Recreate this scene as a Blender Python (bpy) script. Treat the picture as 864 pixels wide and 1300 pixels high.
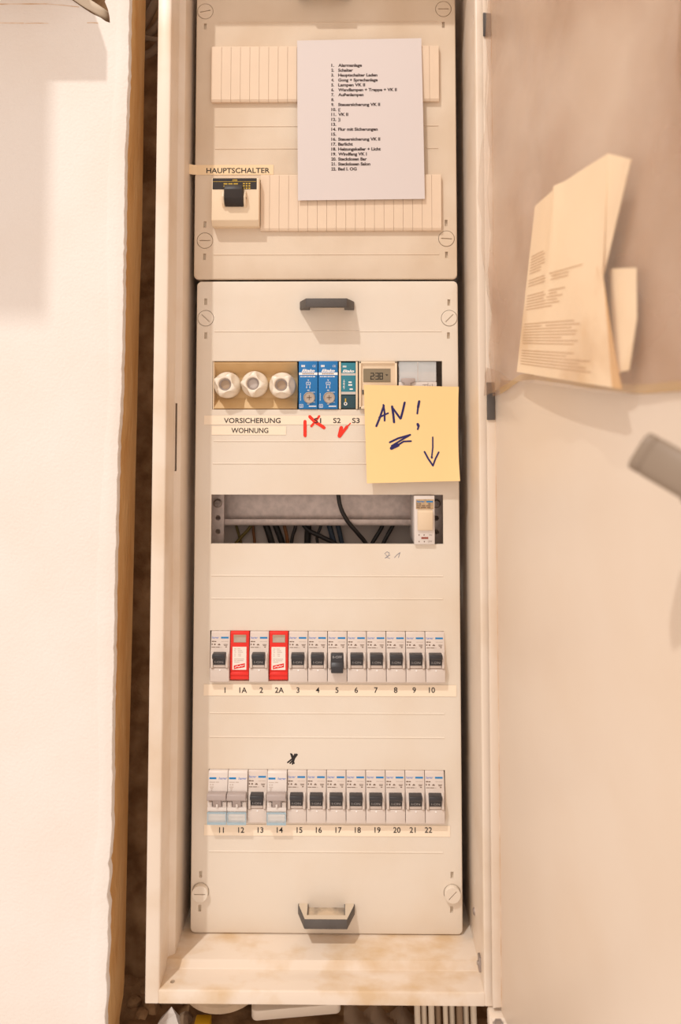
import bpy, bmesh, math, random
from mathutils import Vector, Matrix
random.seed(7)
for o in list(bpy.data.objects): bpy.data.objects.remove(o)
scn = bpy.context.scene
COL = scn.collection
S = 0.001            # everything below is written in millimetres
ZB = 1350.0          # height of the third fuse row above the room floor

# ------------------------------------------------------------------ camera
F, CX, CY = 900.0, 432.0, 482.0
CAM = (19.08, -665.9, 222.18)
PITCH, YAW, ROLL = 0.0496, 0.0098, -0.0003
def rx(a): return Matrix(((1,0,0),(0,math.cos(a),-math.sin(a)),(0,math.sin(a),math.cos(a))))
def ry(a): return Matrix(((math.cos(a),0,math.sin(a)),(0,1,0),(-math.sin(a),0,math.cos(a))))
def rz(a): return Matrix(((math.cos(a),-math.sin(a),0),(math.sin(a),math.cos(a),0),(0,0,1)))
RC = rz(YAW) @ rx(PITCH) @ ry(ROLL)      # columns: right, forward, up
cd = bpy.data.cameras.new('camera'); cam = bpy.data.objects.new('camera', cd); COL.objects.link(cam)
r_, f_, u_ = RC.col[0], RC.col[1], RC.col[2]
M4 = Matrix(((r_[0], u_[0], -f_[0], CAM[0]*S), (r_[1], u_[1], -f_[1], CAM[1]*S), (r_[2], u_[2], -f_[2], (CAM[2]+ZB)*S), (0,0,0,1)))
cam.matrix_world = M4
cd.sensor_fit = 'VERTICAL'; cd.sensor_height = 36; cd.sensor_width = 24
cd.lens = F/1300*36
cd.shift_y = (CY-650)/1300; cd.shift_x = (432-CX)/1300
cd.clip_start = 0.02; cd.clip_end = 50
cd.dof.use_dof = True; cd.dof.focus_distance = 0.672; cd.dof.aperture_fstop = 4.5
scn.camera = cam

# ------------------------------------------------------------------ light
w = bpy.data.worlds.new('room_light'); scn.world = w; w.use_nodes = True
bg = w.node_tree.nodes['Background']
bg.inputs[0].default_value = (1.0, 0.845, 0.745, 1); bg.inputs[1].default_value = 0.86
LAMP = (-1125.0, -1912.0, 3290.0)
ld = bpy.data.lights.new('ceiling_bulb_offscreen', 'POINT'); lo = bpy.data.objects.new('ceiling_bulb_offscreen', ld); COL.objects.link(lo)
lo.location = (LAMP[0]*S, LAMP[1]*S, (LAMP[2]+ZB)*S)
ld.energy = 232; ld.color = (1.0, 0.98, 0.95); ld.shadow_soft_size = 0.036
scn.view_settings.view_transform = 'Standard'; scn.view_settings.look = 'None'
scn.view_settings.exposure = 0.35; scn.view_settings.gamma = 1; scn.view_settings.use_curve_mapping = False

# ------------------------------------------------------------------ pixel -> place
def ray(px, py):
    return RC @ Vector(((px-CX)/F, 1.0, -(py-CY)/F))
def pix(px, py, Y=0.0):
    d = ray(px, py); t = (Y-CAM[1])/d.y
    return CAM[0]+d.x*t, CAM[2]+d.z*t
def X(px, py, Y=0.0): return pix(px, py, Y)[0]
def Zp(px, py, Y=0.0): return pix(px, py, Y)[1]
def pixz(px, py, z):
    d = ray(px, py); t = (z-CAM[2])/d.z
    return CAM[0]+d.x*t, CAM[1]+d.y*t

# ------------------------------------------------------------------ materials
def lin(c):
    c = c/255.0
    return c/12.92 if c <= 0.04045 else ((c+0.055)/1.055)**2.4
def rgb(r, g, b): return (lin(r), lin(g), lin(b), 1)
MATS = {}
def mat(name, col, rough=0.5, nscale=0, namt=0.0, bump=0.0, bscale=200, metal=0.0, col2=None, lo_=0.35, hi_=0.7, spec=0.4, stretch=None, emit=0.0):
    m = bpy.data.materials.new(name); m.use_nodes = True; nt = m.node_tree
    b = nt.nodes['Principled BSDF']
    b.inputs['Base Color'].default_value = col; b.inputs['Roughness'].default_value = rough
    b.inputs['Metallic'].default_value = metal; b.inputs['Specular IOR Level'].default_value = spec
    tc = nt.nodes.new('ShaderNodeTexCoord'); src = tc.outputs['Object']
    if stretch:
        mp = nt.nodes.new('ShaderNodeMapping'); mp.inputs['Scale'].default_value = stretch
        nt.links.new(src, mp.inputs['Vector']); src = mp.outputs['Vector']
    if nscale:
        n = nt.nodes.new('ShaderNodeTexNoise'); n.inputs['Scale'].default_value = nscale; n.inputs['Detail'].default_value = 5
        nt.links.new(src, n.inputs['Vector'])
        r = nt.nodes.new('ShaderNodeValToRGB'); r.color_ramp.elements[0].position = lo_; r.color_ramp.elements[1].position = hi_
        c2 = col2 or tuple(c*(1-namt) for c in col[:3])+(1,)
        r.color_ramp.elements[0].color = col; r.color_ramp.elements[1].color = c2
        nt.links.new(n.outputs['Fac'], r.inputs['Fac']); nt.links.new(r.outputs['Color'], b.inputs['Base Color'])
    if bump:
        n2 = nt.nodes.new('ShaderNodeTexNoise'); n2.inputs['Scale'].default_value = bscale; n2.inputs['Detail'].default_value = 4
        nt.links.new(src, n2.inputs['Vector'])
        bp = nt.nodes.new('ShaderNodeBump'); bp.inputs['Strength'].default_value = bump; bp.inputs['Distance'].default_value = 0.002
        nt.links.new(n2.outputs['Fac'], bp.inputs['Height']); nt.links.new(bp.outputs['Normal'], b.inputs['Normal'])
    if emit:
        b.inputs['Emission Color'].default_value = col; b.inputs['Emission Strength'].default_value = emit
    MATS[name] = m
    return m
mat('cover', rgb(226,214,198), 0.55, 9, 0, 0.04, 900, col2=rgb(218,199,175), lo_=0.45, hi_=0.85)
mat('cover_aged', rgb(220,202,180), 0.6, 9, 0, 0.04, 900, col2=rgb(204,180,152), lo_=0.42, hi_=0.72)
mat('enamel', rgb(228,212,194), 0.35, 14, 0, 0.03, 60, col2=rgb(214,190,162), lo_=0.5, hi_=0.8)
mat('enamel_dirty', rgb(228,212,194), 0.45, 30, 0, 0.05, 80, col2=rgb(212,184,148), lo_=0.46, hi_=0.70, stretch=(1,1.6,1))
mat('door_paint', rgb(228,212,194), 0.4, 7, 0, 0.02, 30, col2=rgb(222,202,180), lo_=0.4, hi_=0.8)
mat('plaster', rgb(232,224,216), 0.9, 12, 0, 0.25, 420, col2=rgb(228,217,206), lo_=0.4, hi_=0.8, spec=0.1)
mat('stain', rgb(206,168,130), 0.9, 60, 0, col2=rgb(232,214,196), spec=0.1)
mat('board', rgb(198,150,94), 0.95, 60, 0, 0.6, 260, col2=rgb(214,174,122), stretch=(1,1,0.2), spec=0.1)
mat('masonry', rgb(120,88,58), 0.95, 40, 0, 0.9, 90, col2=rgb(170,136,100), spec=0.1)
mat('black', rgb(20,17,15), 0.6)
mat('dark_grey', rgb(92,86,82), 0.55, 40, 0.25, 0.1, 600)
mat('grip_dusty', rgb(206,184,156), 0.8, 40, 0, 0.1, 600, col2=rgb(110,100,92), lo_=0.45, hi_=0.62)
mat('lever_grey', rgb(142,124,106), 0.5, 20, 0.1)
mat('breaker', rgb(217,203,192), 0.45, 30, 0.04)
mat('breaker_light', rgb(222,212,204), 0.4)
mat('toggle', rgb(52,50,52), 0.4)
mat('rocker_grey', rgb(176,162,156), 0.45)
mat('brand_blue', rgb(8,124,188), 0.5)
mat('brand_lilac', rgb(120,140,196), 0.5)
mat('print_brown', rgb(122,100,84), 0.7)
mat('print_faint', rgb(196,180,168), 0.7)
mat('type_ink', rgb(62,46,42), 0.8)
mat('print_black', rgb(40,34,32), 0.7)
mat('print_white', rgb(244,240,236), 0.6)
mat('print_toggle', rgb(170,166,164), 0.6)
mat('red', rgb(226,44,32), 0.4)
mat('red_mark', rgb(232,52,30), 0.6)
mat('white_label', rgb(240,228,216), 0.6)
mat('window_grey', rgb(170,146,122), 0.3)
mat('blue', rgb(30,116,180), 0.4, 60, 0.06)
mat('teal', rgb(34,124,142), 0.15, 0, 0, col2=None, spec=0.6)
mat('teal_dark', rgb(20,64,74), 0.2, spec=0.6)
mat('knob_grey', rgb(188,172,156), 0.5, 200, 0.2)
mat('cream', rgb(232,210,180), 0.5)
mat('cream_strip', rgb(228,204,178), 0.5, 30, 0.04)
mat('lcd', rgb(136,122,98), 0.3)
mat('lcd_digit', rgb(46,42,36), 0.4)
mat('ochre', rgb(212,180,132), 0.5, 25, 0, col2=rgb(196,158,106))
mat('ceramic', rgb(240,228,210), 0.25, 20, 0.03)
mat('steel', rgb(180,166,156), 0.35, 120, 0.25, 0.05, 300, metal=0.5)
mat('rail_zinc', rgb(216,200,192), 0.4, 160, 0.22, 0.05, 300, metal=0.25)
mat('zinc', rgb(178,164,156), 0.45, 150, 0.3, metal=0.6)
mat('zinc_dark', rgb(86,78,72), 0.5, metal=0.3)
mat('back_grey', rgb(188,176,168), 0.6)
mat('paper', rgb(217,207,203), 0.8, spec=0.1)
mat('tape', rgb(244,226,202), 0.45)
mat('tape_old', rgb(236,208,168), 0.45)
mat('note', rgb(247,211,152), 0.75, 8, 0.03, spec=0.1)
mat('ink_blue', rgb(34,30,92), 0.6)
mat('pencil', rgb(128,128,140), 0.7)
mat('old_paper', rgb(250,226,190), 0.8, 14, 0, col2=rgb(208,164,108), lo_=0.55, hi_=0.8, spec=0.1)
mat('old_paper_edge', rgb(216,170,112), 0.8, spec=0.1)
mat('old_print', rgb(200,162,120), 0.8, spec=0.1)
mat('cable_black', rgb(40,36,34), 0.5)
mat('cable_blue', rgb(52,64,78), 0.5)
mat('cable_brown', rgb(120,74,36), 0.5)
mat('cable_yellow', rgb(112,96,44), 0.5)
mat('cable_white', rgb(206,190,168), 0.5)
mat('cable_dusty', rgb(140,116,92), 0.8)
mat('yellow', rgb(206,160,28), 0.5)
mat('white_plastic', rgb(238,224,206), 0.4)
mat('rough_lid', rgb(214,190,160), 0.9, 60, 0.2, 0.6, 160)
mat('grey_plastic', rgb(200,192,184), 0.4)
mat('switch_black', rgb(46,38,34), 0.45)
mat('gold_print', rgb(206,170,60), 0.6)
mat('indicator', rgb(150,84,70), 0.5)
mat('sand', rgb(196,168,132), 0.5, 300, 0.3)
mat('cupboard', rgb(190,160,126), 0.6)
def clear(name, col, fac, rough=0.2, bump=0.0, patchy=None):
    m = bpy.data.materials.new(name); m.use_nodes = True; nt = m.node_tree
    b = nt.nodes['Principled BSDF']; b.inputs['Base Color'].default_value = col; b.inputs['Roughness'].default_value = rough
    b.inputs['Specular IOR Level'].default_value = 0.7
    t = nt.nodes.new('ShaderNodeBsdfTransparent'); mx = nt.nodes.new('ShaderNodeMixShader'); mx.inputs[0].default_value = fac
    if patchy:      # dust lies in patches on the film
        tc = nt.nodes.new('ShaderNodeTexCoord'); n = nt.nodes.new('ShaderNodeTexNoise'); n.inputs['Scale'].default_value = patchy[0]; n.inputs['Detail'].default_value = 3
        r = nt.nodes.new('ShaderNodeMapRange'); r.inputs[1].default_value = 0.35; r.inputs[2].default_value = 0.65; r.inputs[3].default_value = patchy[1]; r.inputs[4].default_value = patchy[2]
        nt.links.new(tc.outputs['Object'], n.inputs['Vector']); nt.links.new(n.outputs['Fac'], r.inputs[0]); nt.links.new(r.outputs[0], mx.inputs[0])
    nt.links.new(t.outputs[0], mx.inputs[1]); nt.links.new(b.outputs[0], mx.inputs[2])
    nt.links.new(mx.outputs[0], nt.nodes['Material Output'].inputs['Surface'])
    MATS[name] = m
clear('film', rgb(226,202,180), 0.17, 0.2, patchy=(9.0, 0.13, 0.30))
clear('film_seam', rgb(206,170,112), 0.6, 0.3)
clear('film_dusty', rgb(178,130,90), 0.46, 0.3, patchy=(7.0, 0.18, 0.56))
clear('clear_cover', rgb(214,222,226), 0.35, 0.1)
clear('clear_edge', rgb(170,200,214), 0.6, 0.1)
clear('thin_film', rgb(170,150,130), 0.5, 0.3)

# ------------------------------------------------------------------ mesh building
class MB:
    def __init__(s): s.v = []; s.f = []
    def add(s, v, f):
        k = len(s.v); s.v += [tuple(p) for p in v]; s.f += [tuple(i+k for i in q) for q in f]; return s
    def box(s, x0, x1, y0, y1, z0, z1):
        v = [(x,y,z) for x in (x0,x1) for y in (y0,y1) for z in (z0,z1)]
        return s.add(v, [(0,1,3,2),(4,6,7,5),(0,4,5,1),(2,3,7,6),(0,2,6,4),(1,5,7,3)])
    def prism(s, poly, a, b, axis):
        n = len(poly)
        def P(p, t):
            return {'x': (t,p[0],p[1]), 'y': (p[0],t,p[1]), 'z': (p[0],p[1],t)}[axis]
        v = [P(p,a) for p in poly]+[P(p,b) for p in poly]
        f = [tuple(range(n)), tuple(range(2*n-1, n-1, -1))]+[(i,(i+1)%n,n+(i+1)%n,n+i) for i in range(n)]
        return s.add(v, f)
    def flat(s, poly, y):       # polygon (x,z) facing the camera
        return s.add([(p[0], y, p[1]) for p in poly], [tuple(range(len(poly)))])
    def rect(s, x0, x1, z0, z1, y): return s.flat([(x0,z0),(x1,z0),(x1,z1),(x0,z1)], y)
    def lathe(s, c, prof, n=24, axis='y', cap=True):   # prof: (radius, position along axis)
        v = []; f = []
        for (r, t) in prof:
            for i in range(n):
                a = 2*math.pi*i/n; p, q = r*math.cos(a), r*math.sin(a)
                v.append({'y': (c[0]+p, c[1]+t, c[2]+q), 'z': (c[0]+p, c[1]+q, c[2]+t), 'x': (c[0]+t, c[1]+p, c[2]+q)}[axis])
        m = len(prof)
        for j in range(m-1):
            for i in range(n): f.append((j*n+i, j*n+(i+1)%n, (j+1)*n+(i+1)%n, (j+1)*n+i))
        if cap: f.append(tuple(range(n))); f.append(tuple(range(m*n-1, (m-1)*n-1, -1)))
        return s.add(v, f)
    def tube(s, pts, r, n=8):
        pts = [Vector(p) for p in pts]; v = []; f = []
        prev = None
        for i, p in enumerate(pts):
            d = (pts[min(i+1,len(pts)-1)]-pts[max(i-1,0)]).normalized()
            a = (prev - d*prev.dot(d)) if prev else d.cross(Vector((0.3,0.9,0.2)))
            a.normalize(); prev = a; b = d.cross(a)
            for k in range(n):
                t = 2*math.pi*k/n; q = p+a*(r*math.cos(t))+b*(r*math.sin(t)); v.append(tuple(q))
        for j in range(len(pts)-1):
            for i in range(n): f.append((j*n+i, j*n+(i+1)%n, (j+1)*n+(i+1)%n, (j+1)*n+i))
        f.append(tuple(range(n))); f.append(tuple(range(len(v)-1, len(v)-n-1, -1)))
        return s.add(v, f)
    def stroke(s, pts, wd, y, fn=None):   # brush stroke of (x,z) points
        def put(poly):
            s.k = getattr(s, 'k', 0)+1; dy = -0.002*s.k      # strokes lie over one another
            q = [fn(p[0],p[1]) if fn else (p[0], y, p[1]) for p in poly]
            s.add([(a[0], a[1]+dy, a[2]) for a in q], [tuple(range(len(poly)))])
        for i in range(len(pts)-1):
            a, b = Vector(pts[i]), Vector(pts[i+1]); d = b-a
            if d.length < 1e-6: continue
            d.normalize(); nrm = Vector((-d.y, d.x))*wd/2
            put([a-nrm, b-nrm, b+nrm, a+nrm])
        for p in pts:
            put([(p[0]+wd/2*math.cos(k*math.pi/4), p[1]+wd/2*math.sin(k*math.pi/4)) for k in range(8)])
        return s
    def grid(s, fn, nu, nv):
        v = [fn(i/nu, j/nv) for j in range(nv+1) for i in range(nu+1)]
        f = [(j*(nu+1)+i, j*(nu+1)+i+1, (j+1)*(nu+1)+i+1, (j+1)*(nu+1)+i) for j in range(nv) for i in range(nu)]
        return s.add(v, f)
    def build(s, name, m, parent=None, o=(0,0,0), bevel=0, seg=2, angle=35, smooth=True, sel=None, normals=True, thick=0):
        # o: where this object's origin sits, in the coordinates the vertices are written in
        me = bpy.data.meshes.new(name); bm = bmesh.new()
        vs = [bm.verts.new(((p[0]-o[0])*S, (p[1]-o[1])*S, (p[2]-o[2])*S)) for p in s.v]
        for q in s.f:
            try: bm.faces.new([vs[i] for i in q])
            except ValueError: pass
        if normals: bmesh.ops.recalc_face_normals(bm, faces=bm.faces)
        if bevel:
            bm.normal_update()
            ed = [e for e in bm.edges if len(e.link_faces) == 2 and e.calc_face_angle(0) > math.radians(25) and (sel is None or sel(e))]
            bmesh.ops.bevel(bm, geom=ed, offset=bevel*S, segments=seg, profile=0.5, affect='EDGES', clamp_overlap=True)
        bm.to_mesh(me); bm.free()
        if smooth and len(me.polygons):
            me.polygons.foreach_set('use_smooth', [True]*len(me.polygons)); me.set_sharp_from_angle(angle=math.radians(angle))
        me.materials.append(MATS[m])
        ob = bpy.data.objects.new(name, me); COL.objects.link(ob)
        if thick:
            me.polygons.foreach_set('use_smooth', [False]*len(me.polygons))
            md = ob.modifiers.new('thickness', 'SOLIDIFY'); md.thickness = thick*S; md.offset = 0
        if parent is not None: ob.parent = parent
        else: ob.location = W(o)
        return ob
def W(p): return (p[0]*S, p[1]*S, (p[2]+ZB)*S)
def tag(o, label=None, cat=None, group=None, kind=None):
    if label: o['label'] = label
    if cat: o['category'] = cat
    if group: o['group'] = group
    if kind: o['kind'] = kind
    return o
def thing(name, o, label, cat, group=None):
    e = bpy.data.objects.new(name, None); COL.objects.link(e); e.location = W(o); e.empty_display_size = 0.01
    return tag(e, label, cat, group)
def dup(o, parent=None, loc=None):
    c = o.copy(); COL.objects.link(c); c.parent = parent
    if loc is not None: c.location = W(loc)
    for ch in list(o.children): dup(ch, c)
    return c

def cut(ob, mb, o, angle=32):
    # sink a real opening into a finished part
    cu = mb.build('cutter', 'cover', None, o, smooth=False); cu.location = (0,0,0); cu.data.materials.clear(); cu.data.materials.append(ob.data.materials[0])
    tg = bpy.data.objects.new('target', ob.data); COL.objects.link(tg)
    md = tg.modifiers.new('cut', 'BOOLEAN'); md.operation = 'DIFFERENCE'; md.solver = 'EXACT'; md.object = cu
    bpy.context.view_layer.update()
    me = bpy.data.meshes.new_from_object(tg.evaluated_get(bpy.context.evaluated_depsgraph_get()))
    me.set_sharp_from_angle(angle=math.radians(angle))
    ob.data = me; bpy.data.objects.remove(tg); bpy.data.objects.remove(cu)
# ------------------------------------------------------------------ lettering (built-in font, turned into meshes)
LIST = ['Alarmanlage','Schalter','Hauptschalter Laden','Gong + Sprechanlage','Lampen VK II','Wandlampen + Treppe + VK II','Außenlampen','',
 'Steuersicherung VK II','((','VK II','))','','Flur mit Sicherungen','','Steuersicherung VK II','Barlicht','Heizungskeller + Licht','Windfang VK I','Steckdosen Bar','Steckdosen Salon','Bad I. OG']
ROW3 = ['1','1A','2','2A','3','4','5','6','7','8','9','10']
ROW4 = ['11','12','13','14','15','16','17','18','19','20','21','22']
NEED = set([(t, 0.012, 0) for t in ROW3+ROW4+['HAUPTSCHALTER','VORSICHERUNG','WOHNUNG','S1','S2','S3']])
NEED |= set([(t, 0.045, 0) for t in LIST if t]) | set([('%d.' % i, 0.045, 0) for i in range(1, 23)])
NEED |= set([('hager', 0.02, 0.15), ('I-ON', 0.0, 0), ('0-OFF', 0.0, 0), ('Eltako', 0.04, 0.35), ('CE', 0, 0), ('ABB', 0.02, 0), ('OFF', 0, 0), ('ON', 0, 0)])
TM = {}
objs = []
for key in NEED:
    c = bpy.data.curves.new('t', 'FONT'); c.body = key[0]; c.size = 1; c.offset = key[1]; c.shear = key[2]; c.resolution_u = 3
    ob = bpy.data.objects.new('t', c); COL.objects.link(ob); objs.append((key, ob))
bpy.context.view_layer.update()
dg = bpy.context.evaluated_depsgraph_get()
for key, ob in objs:
    me = bpy.data.meshes.new_from_object(ob.evaluated_get(dg))
    TM[key] = ([tuple(v.co) for v in me.vertices], [tuple(p.vertices) for p in me.polygons]); bpy.data.meshes.remove(me)
for key, ob in objs:
    c = ob.data; bpy.data.objects.remove(ob); bpy.data.curves.remove(c)
CAP = 0.729          # height of a capital at size 1 (DejaVu-like default font)
def text(mb, s, x, z, cap, y, width=None, align='l', off=0.012, shear=0, fn=None, wscale=1.0):
    v, f = TM[(s, off, shear)]
    x0 = min(p[0] for p in v); x1 = max(p[0] for p in v)
    k = cap/CAP; kx = (width/(x1-x0)) if width else k*wscale
    wd = (x1-x0)*kx
    sx = {'l': x, 'c': x-wd/2, 'r': x-wd}[align]
    pts = [(sx+(p[0]-x0)*kx, z+p[1]*k) for p in v]
    mb.add([fn(a, b) if fn else (a, y, b) for a, b in pts], f)
    return wd

# ================================================================== the setting
ZTOP = 674.0
yb = -55.0                                   # front plane of the cabinet rim
WALLY = -60.0
edge_f = [(165,-60),(165,0),(164,30),(163.5,60),(163,100),(161,150),(159,200),(157.5,300),(156.5,380),(155,460),(153,530),(150.5,560),(149.5,600),(148,640),(147,700),(145,800),(143.5,900),(142.5,1000),(141.5,1060),(140,1088),(137.5,1096),(139.5,1104),(138,1125),(136.5,1138),(138,1150),(137,1200),(135,1240),(136,1260),(133.5,1290),(132,1340),(131,1420)]
edge_b = [(186,-60),(185,0),(183,100),(181.5,200),(180,300),(177,380),(174.5,500),(172,600),(170,700),(166.5,850),(163,1000),(161,1100),(160,1150),(158.5,1220),(157,1260),(152,1290),(149,1340),(147,1420)]
EF = [pix(x, y, WALLY) for x, y in edge_f]
def jag(p, a):
    return (p[0]+random.uniform(-a, a), p[1])
def dense(pl, step, a):
    out = []
    for i in range(len(pl)-1):
        p, q = pl[i], pl[i+1]; n = max(1, int(abs(p[1]-q[1])/step))
        for k in range(n):
            t = k/n; out.append(jag((p[0]+(q[0]-p[0])*t, p[1]+(q[1]-p[1])*t), a))
    out.append(pl[-1]); return out
EF = dense(EF, 5, 0.45)
notch = [pix(x, y, WALLY) for x, y in [(139,-60),(137,-10),(133,2),(137,12),(139,22),(139.5,29),(134,27),(127,22),(118,18),(110,13),(100,6),(90,-1),(70,-14),(50,-30),(40,-60)]]
top_z = 900.0; low_z = -620.0
poly = [(-900, low_z), (EF[-1][0], low_z)] + EF[::-1] + [(EF[0][0], top_z), (notch[0][0], top_z)] + notch + [(notch[-1][0], top_z), (-900, top_z)]
mb = MB(); mb.prism(poly, WALLY, WALLY+7, 'y')
wall_left = tag(mb.build('wall_left', 'plaster', smooth=False), kind='structure', label='white plastered wall with a ragged edge beside the cabinet')
MB().box(X(30, 0, WALLY)-60, X(150, 0, WALLY)-4, -12.5, -11, Zp(140, 60, WALLY), top_z).build('cavity', 'masonry', wall_left, smooth=False)
# raised plaster lip along the ragged edge
lip = [(p[0]-0.2, p[1]) for p in EF if Zp(100, 1400, WALLY) < p[1] < Zp(100, -50, WALLY)]
inner = [(p[0]-13-2.0*math.sin(p[1]*0.02)-random.uniform(0,1.2), p[1]) for p in lip]
v = []; f = []
for a, b in zip(lip, inner):
    v += [(a[0], WALLY-0.5, a[1]), (a[0]-4, WALLY-1.3, a[1]), (b[0]+3, WALLY-0.9, b[1]), (b[0], WALLY+0.2, b[1]), (a[0], WALLY+2, a[1])]
for i in range(len(lip)-1):
    for k in range(3): f.append((5*i+k, 5*i+k+1, 5*i+5+k+1, 5*i+5+k))
    f.append((5*i+4, 5*i, 5*i+5, 5*i+9))
MB().add(v, f).build('plaster_edge', 'plaster', wall_left)
# board that shows in the reveal
yB = -9.0
EB = [(p[0]*1.0, p[1]) for p in [pix(x, y, yB) for x, y in edge_b]]
def at_z(pl, z):
    for i in range(len(pl)-1):
        if pl[i][1] >= z >= pl[i+1][1]:
            t = (pl[i][1]-z)/(pl[i][1]-pl[i+1][1]+1e-9); return pl[i][0]+(pl[i+1][0]-pl[i][0])*t
    return pl[0][0] if z > pl[0][1] else pl[-1][0]
v = []; f = []; zs = [top_z]+[640-i*9 for i in range(115)]+[low_z]
for z in zs:
    xf = at_z(EF, z)-0.8; xb = at_z(EB, z)
    v += [(xf, WALLY+6.5, z), (xf+(xb-xf)*0.33+random.uniform(-.5,.5), WALLY+22, z), (xf+(xb-xf)*0.7+random.uniform(-.5,.5), WALLY+37, z), (xb, yB, z), (xb-120, yB, z)]
for i in range(len(zs)-1):
    for k in range(4): f.append((5*i+k, 5*i+k+1, 5*i+6+k, 5*i+5+k))
MB().add(v, f).build('board_core', 'board', wall_left, angle=60)['label'] = 'brown fibrous board core in the cut wall edge'
# old paint lines near the top of the wall
mb = MB()
for (x0, y0, x1, y1, wd) in [(-40,6,60,5,1.0),(60,5,100,9,0.6),(-40,29.5,30,29.5,1.2),(32,29.8,61,29.6,0.8),(111,29,124,29.3,0.9)]:
    a = pix(x0, y0, WALLY); b = pix(x1, y1, WALLY); mb.stroke([a, ((a[0]+b[0])/2, (a[1]+b[1])/2+0.25), b], wd, WALLY-0.08)
mb.build('paint_line', 'stain', wall_left, smooth=False)
# masonry niche behind
mb = MB(); mb.grid(lambda u, t: (-420+840*u, 64+random.uniform(-1.5,1.5), -620+1520*t), 84, 150)
tag(mb.build('wall_back', 'masonry'), kind='structure', label='rough brown masonry at the back of the niche')
FLZ = -334.0
mb = MB(); mb.grid(lambda u, t: (-420+840*u, -62+130*t, FLZ+random.uniform(-2.5,2.5)-(3 if u<0.25 else 0)), 120, 20)
tag(mb.build('floor', 'masonry'), kind='structure', label='rough dusty masonry sill under the cabinet')
mb = MB(); mb.box(-900, 900, -62, -50, -1340, FLZ-6)
tag(mb.build('wall_lower', 'plaster', smooth=False), kind='structure', label='white plaster below the niche')
mb = MB(); mb.box(172, 900, WALLY, 66, FLZ-6, top_z)
tag(mb.build('wall_right', 'plaster', smooth=False), kind='structure', label='white plaster behind the open cabinet door')
# ledge and deep cupboard carcass up the same wall that shade its upper corner
def toward_lamp(p, dy):
    k = dy/(LAMP[1]-p[1]); return (p[0]+(LAMP[0]-p[0])*k, p[1]+dy, p[2]+(LAMP[2]-p[2])*k)
a = pix(136, 104, WALLY); c = toward_lamp((a[0], WALLY, a[1]), -62)
mb = MB(); mb.box(-900, c[0], WALLY-62, WALLY, c[2], c[2]+26)
tag(mb.build('trim_1', 'cupboard', bevel=1), kind='structure', label='wooden ledge along the wall above')
a = pix(61, 408, WALLY); c2 = toward_lamp((a[0], WALLY, a[1]), -330)
mb = MB(); mb.box(-900, c2[0], WALLY-330, WALLY, c2[2], c2[2]+700)
tag(mb.build('trim_2', 'cupboard', bevel=2), kind='structure', label='deep wooden casing on the wall above')

# ================================================================== cabinet
zb = Zp(400, 1258.5, yb)
cab = thing('fuse_cabinet', (0, 0, zb-11), 'tall cream enamelled steel fuse cabinet with its door standing open', 'cabinet')
CO = (0, 0, zb-11)
XLo, XLi, XRi, XRo = X(191.5, 700, yb), X(209, 700, yb), X(609, 700, yb), X(622, 700, yb)
zt = ZTOP+11
frame_l = MB().prism([(XLo,yb),(XLi-1,yb),(XLi,yb+1),(XLi,-27),(XLi+5.5,-23.5),(XLi+6,62),(XLo,62)], zb-11, zt, 'z').build('side_frame', 'enamel', cab, CO, bevel=0.9)
frame_r = MB().prism([(XRo,yb),(XRi+1,yb),(XRi,yb+1),(XRi,62),(XRo,62)], zb-11, zt, 'z').build('side_frame', 'enamel', cab, CO, bevel=0.7)
frame_b = MB().prism([(yb,zb-11),(yb,zb-0.8),(yb+0.8,zb),(-32,zb),(-29.5,zb+6),(62,zb+6.5),(62,zb-11)], XLi-0.5, XRi+0.5, 'x').build('bottom_frame', 'enamel_dirty', cab, CO, bevel=1.0)
MB().prism([(yb,zt),(yb,ZTOP),(62,ZTOP),(62,zt)], XLi-0.5, XRi+0.5, 'x').build('top_frame', 'enamel', cab, CO, bevel=1.0)
MB().box(XLi, XRi, 58, 62, zb+6, ZTOP).build('back_plate', 'back_grey', cab, CO)
# latch slit and scratches on the left frame
lx = XLi+3.0; a = Zp(228, 512, -25); b = Zp(228, 598, -25)
cut(frame_l, MB().prism([(XLi+0.6,-29.0),(XLi+2.2,-29.0),(XLi+2.2,-14.0),(XLi+0.6,-14.0)], b, a, 'z'), CO)
x_, y_ = pixz(219, 1246, zb)
cut(frame_b, MB().lathe((x_, y_, zb), [(2.0,-13),(2.0,1)], 16, 'z'), CO)
# right inner wall: slots and screws
def on_right(px, py):
    d = ray(px, py); t = (XRi-CAM[0])/d.x; return (XRi, CAM[1]+d.y*t, CAM[2]+d.z*t)
for (px, py, ry_, rz_) in [(602,1116,1.6,4.2),(600.5,25,1.6,4.2),(599.5,1184,2.2,8.5),(603.5,1230,1.3,3.2)]:
    p = on_right(px, py)
    _m = MB().prism([(p[1]+ry_*math.cos(k*math.pi/6), p[2]+rz_*math.sin(k*math.pi/6)) for k in range(12)], XRi-1, XRo+2, 'x')
    cut(frame_r, _m, CO)
for (px, py, r) in [(602,1157,3.0),(604.5,1256,2.6)]:
    p = on_right(px, py)
    mb = MB(); mb.lathe(p, [(r,1),(r,-0.8),(r*0.7,-1.4)], 16, 'x'); mb.build('screw', 'zinc', cab, CO)
p = on_right(609.5, 1222)
MB().box(XRi-1.8, XRi+1, p[1]-3.2, p[1]+3.2, p[2]-6, p[2]+6).build('hinge_clip', 'zinc', cab, CO, bevel=0.5)
MB().lathe((XRi-1.8, p[1]-0.6, p[2]), [(1.8,0.5),(1.8,-0.9),(1.2,-1.3)], 14, 'x').build('screw', 'steel', cab, CO)

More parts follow.
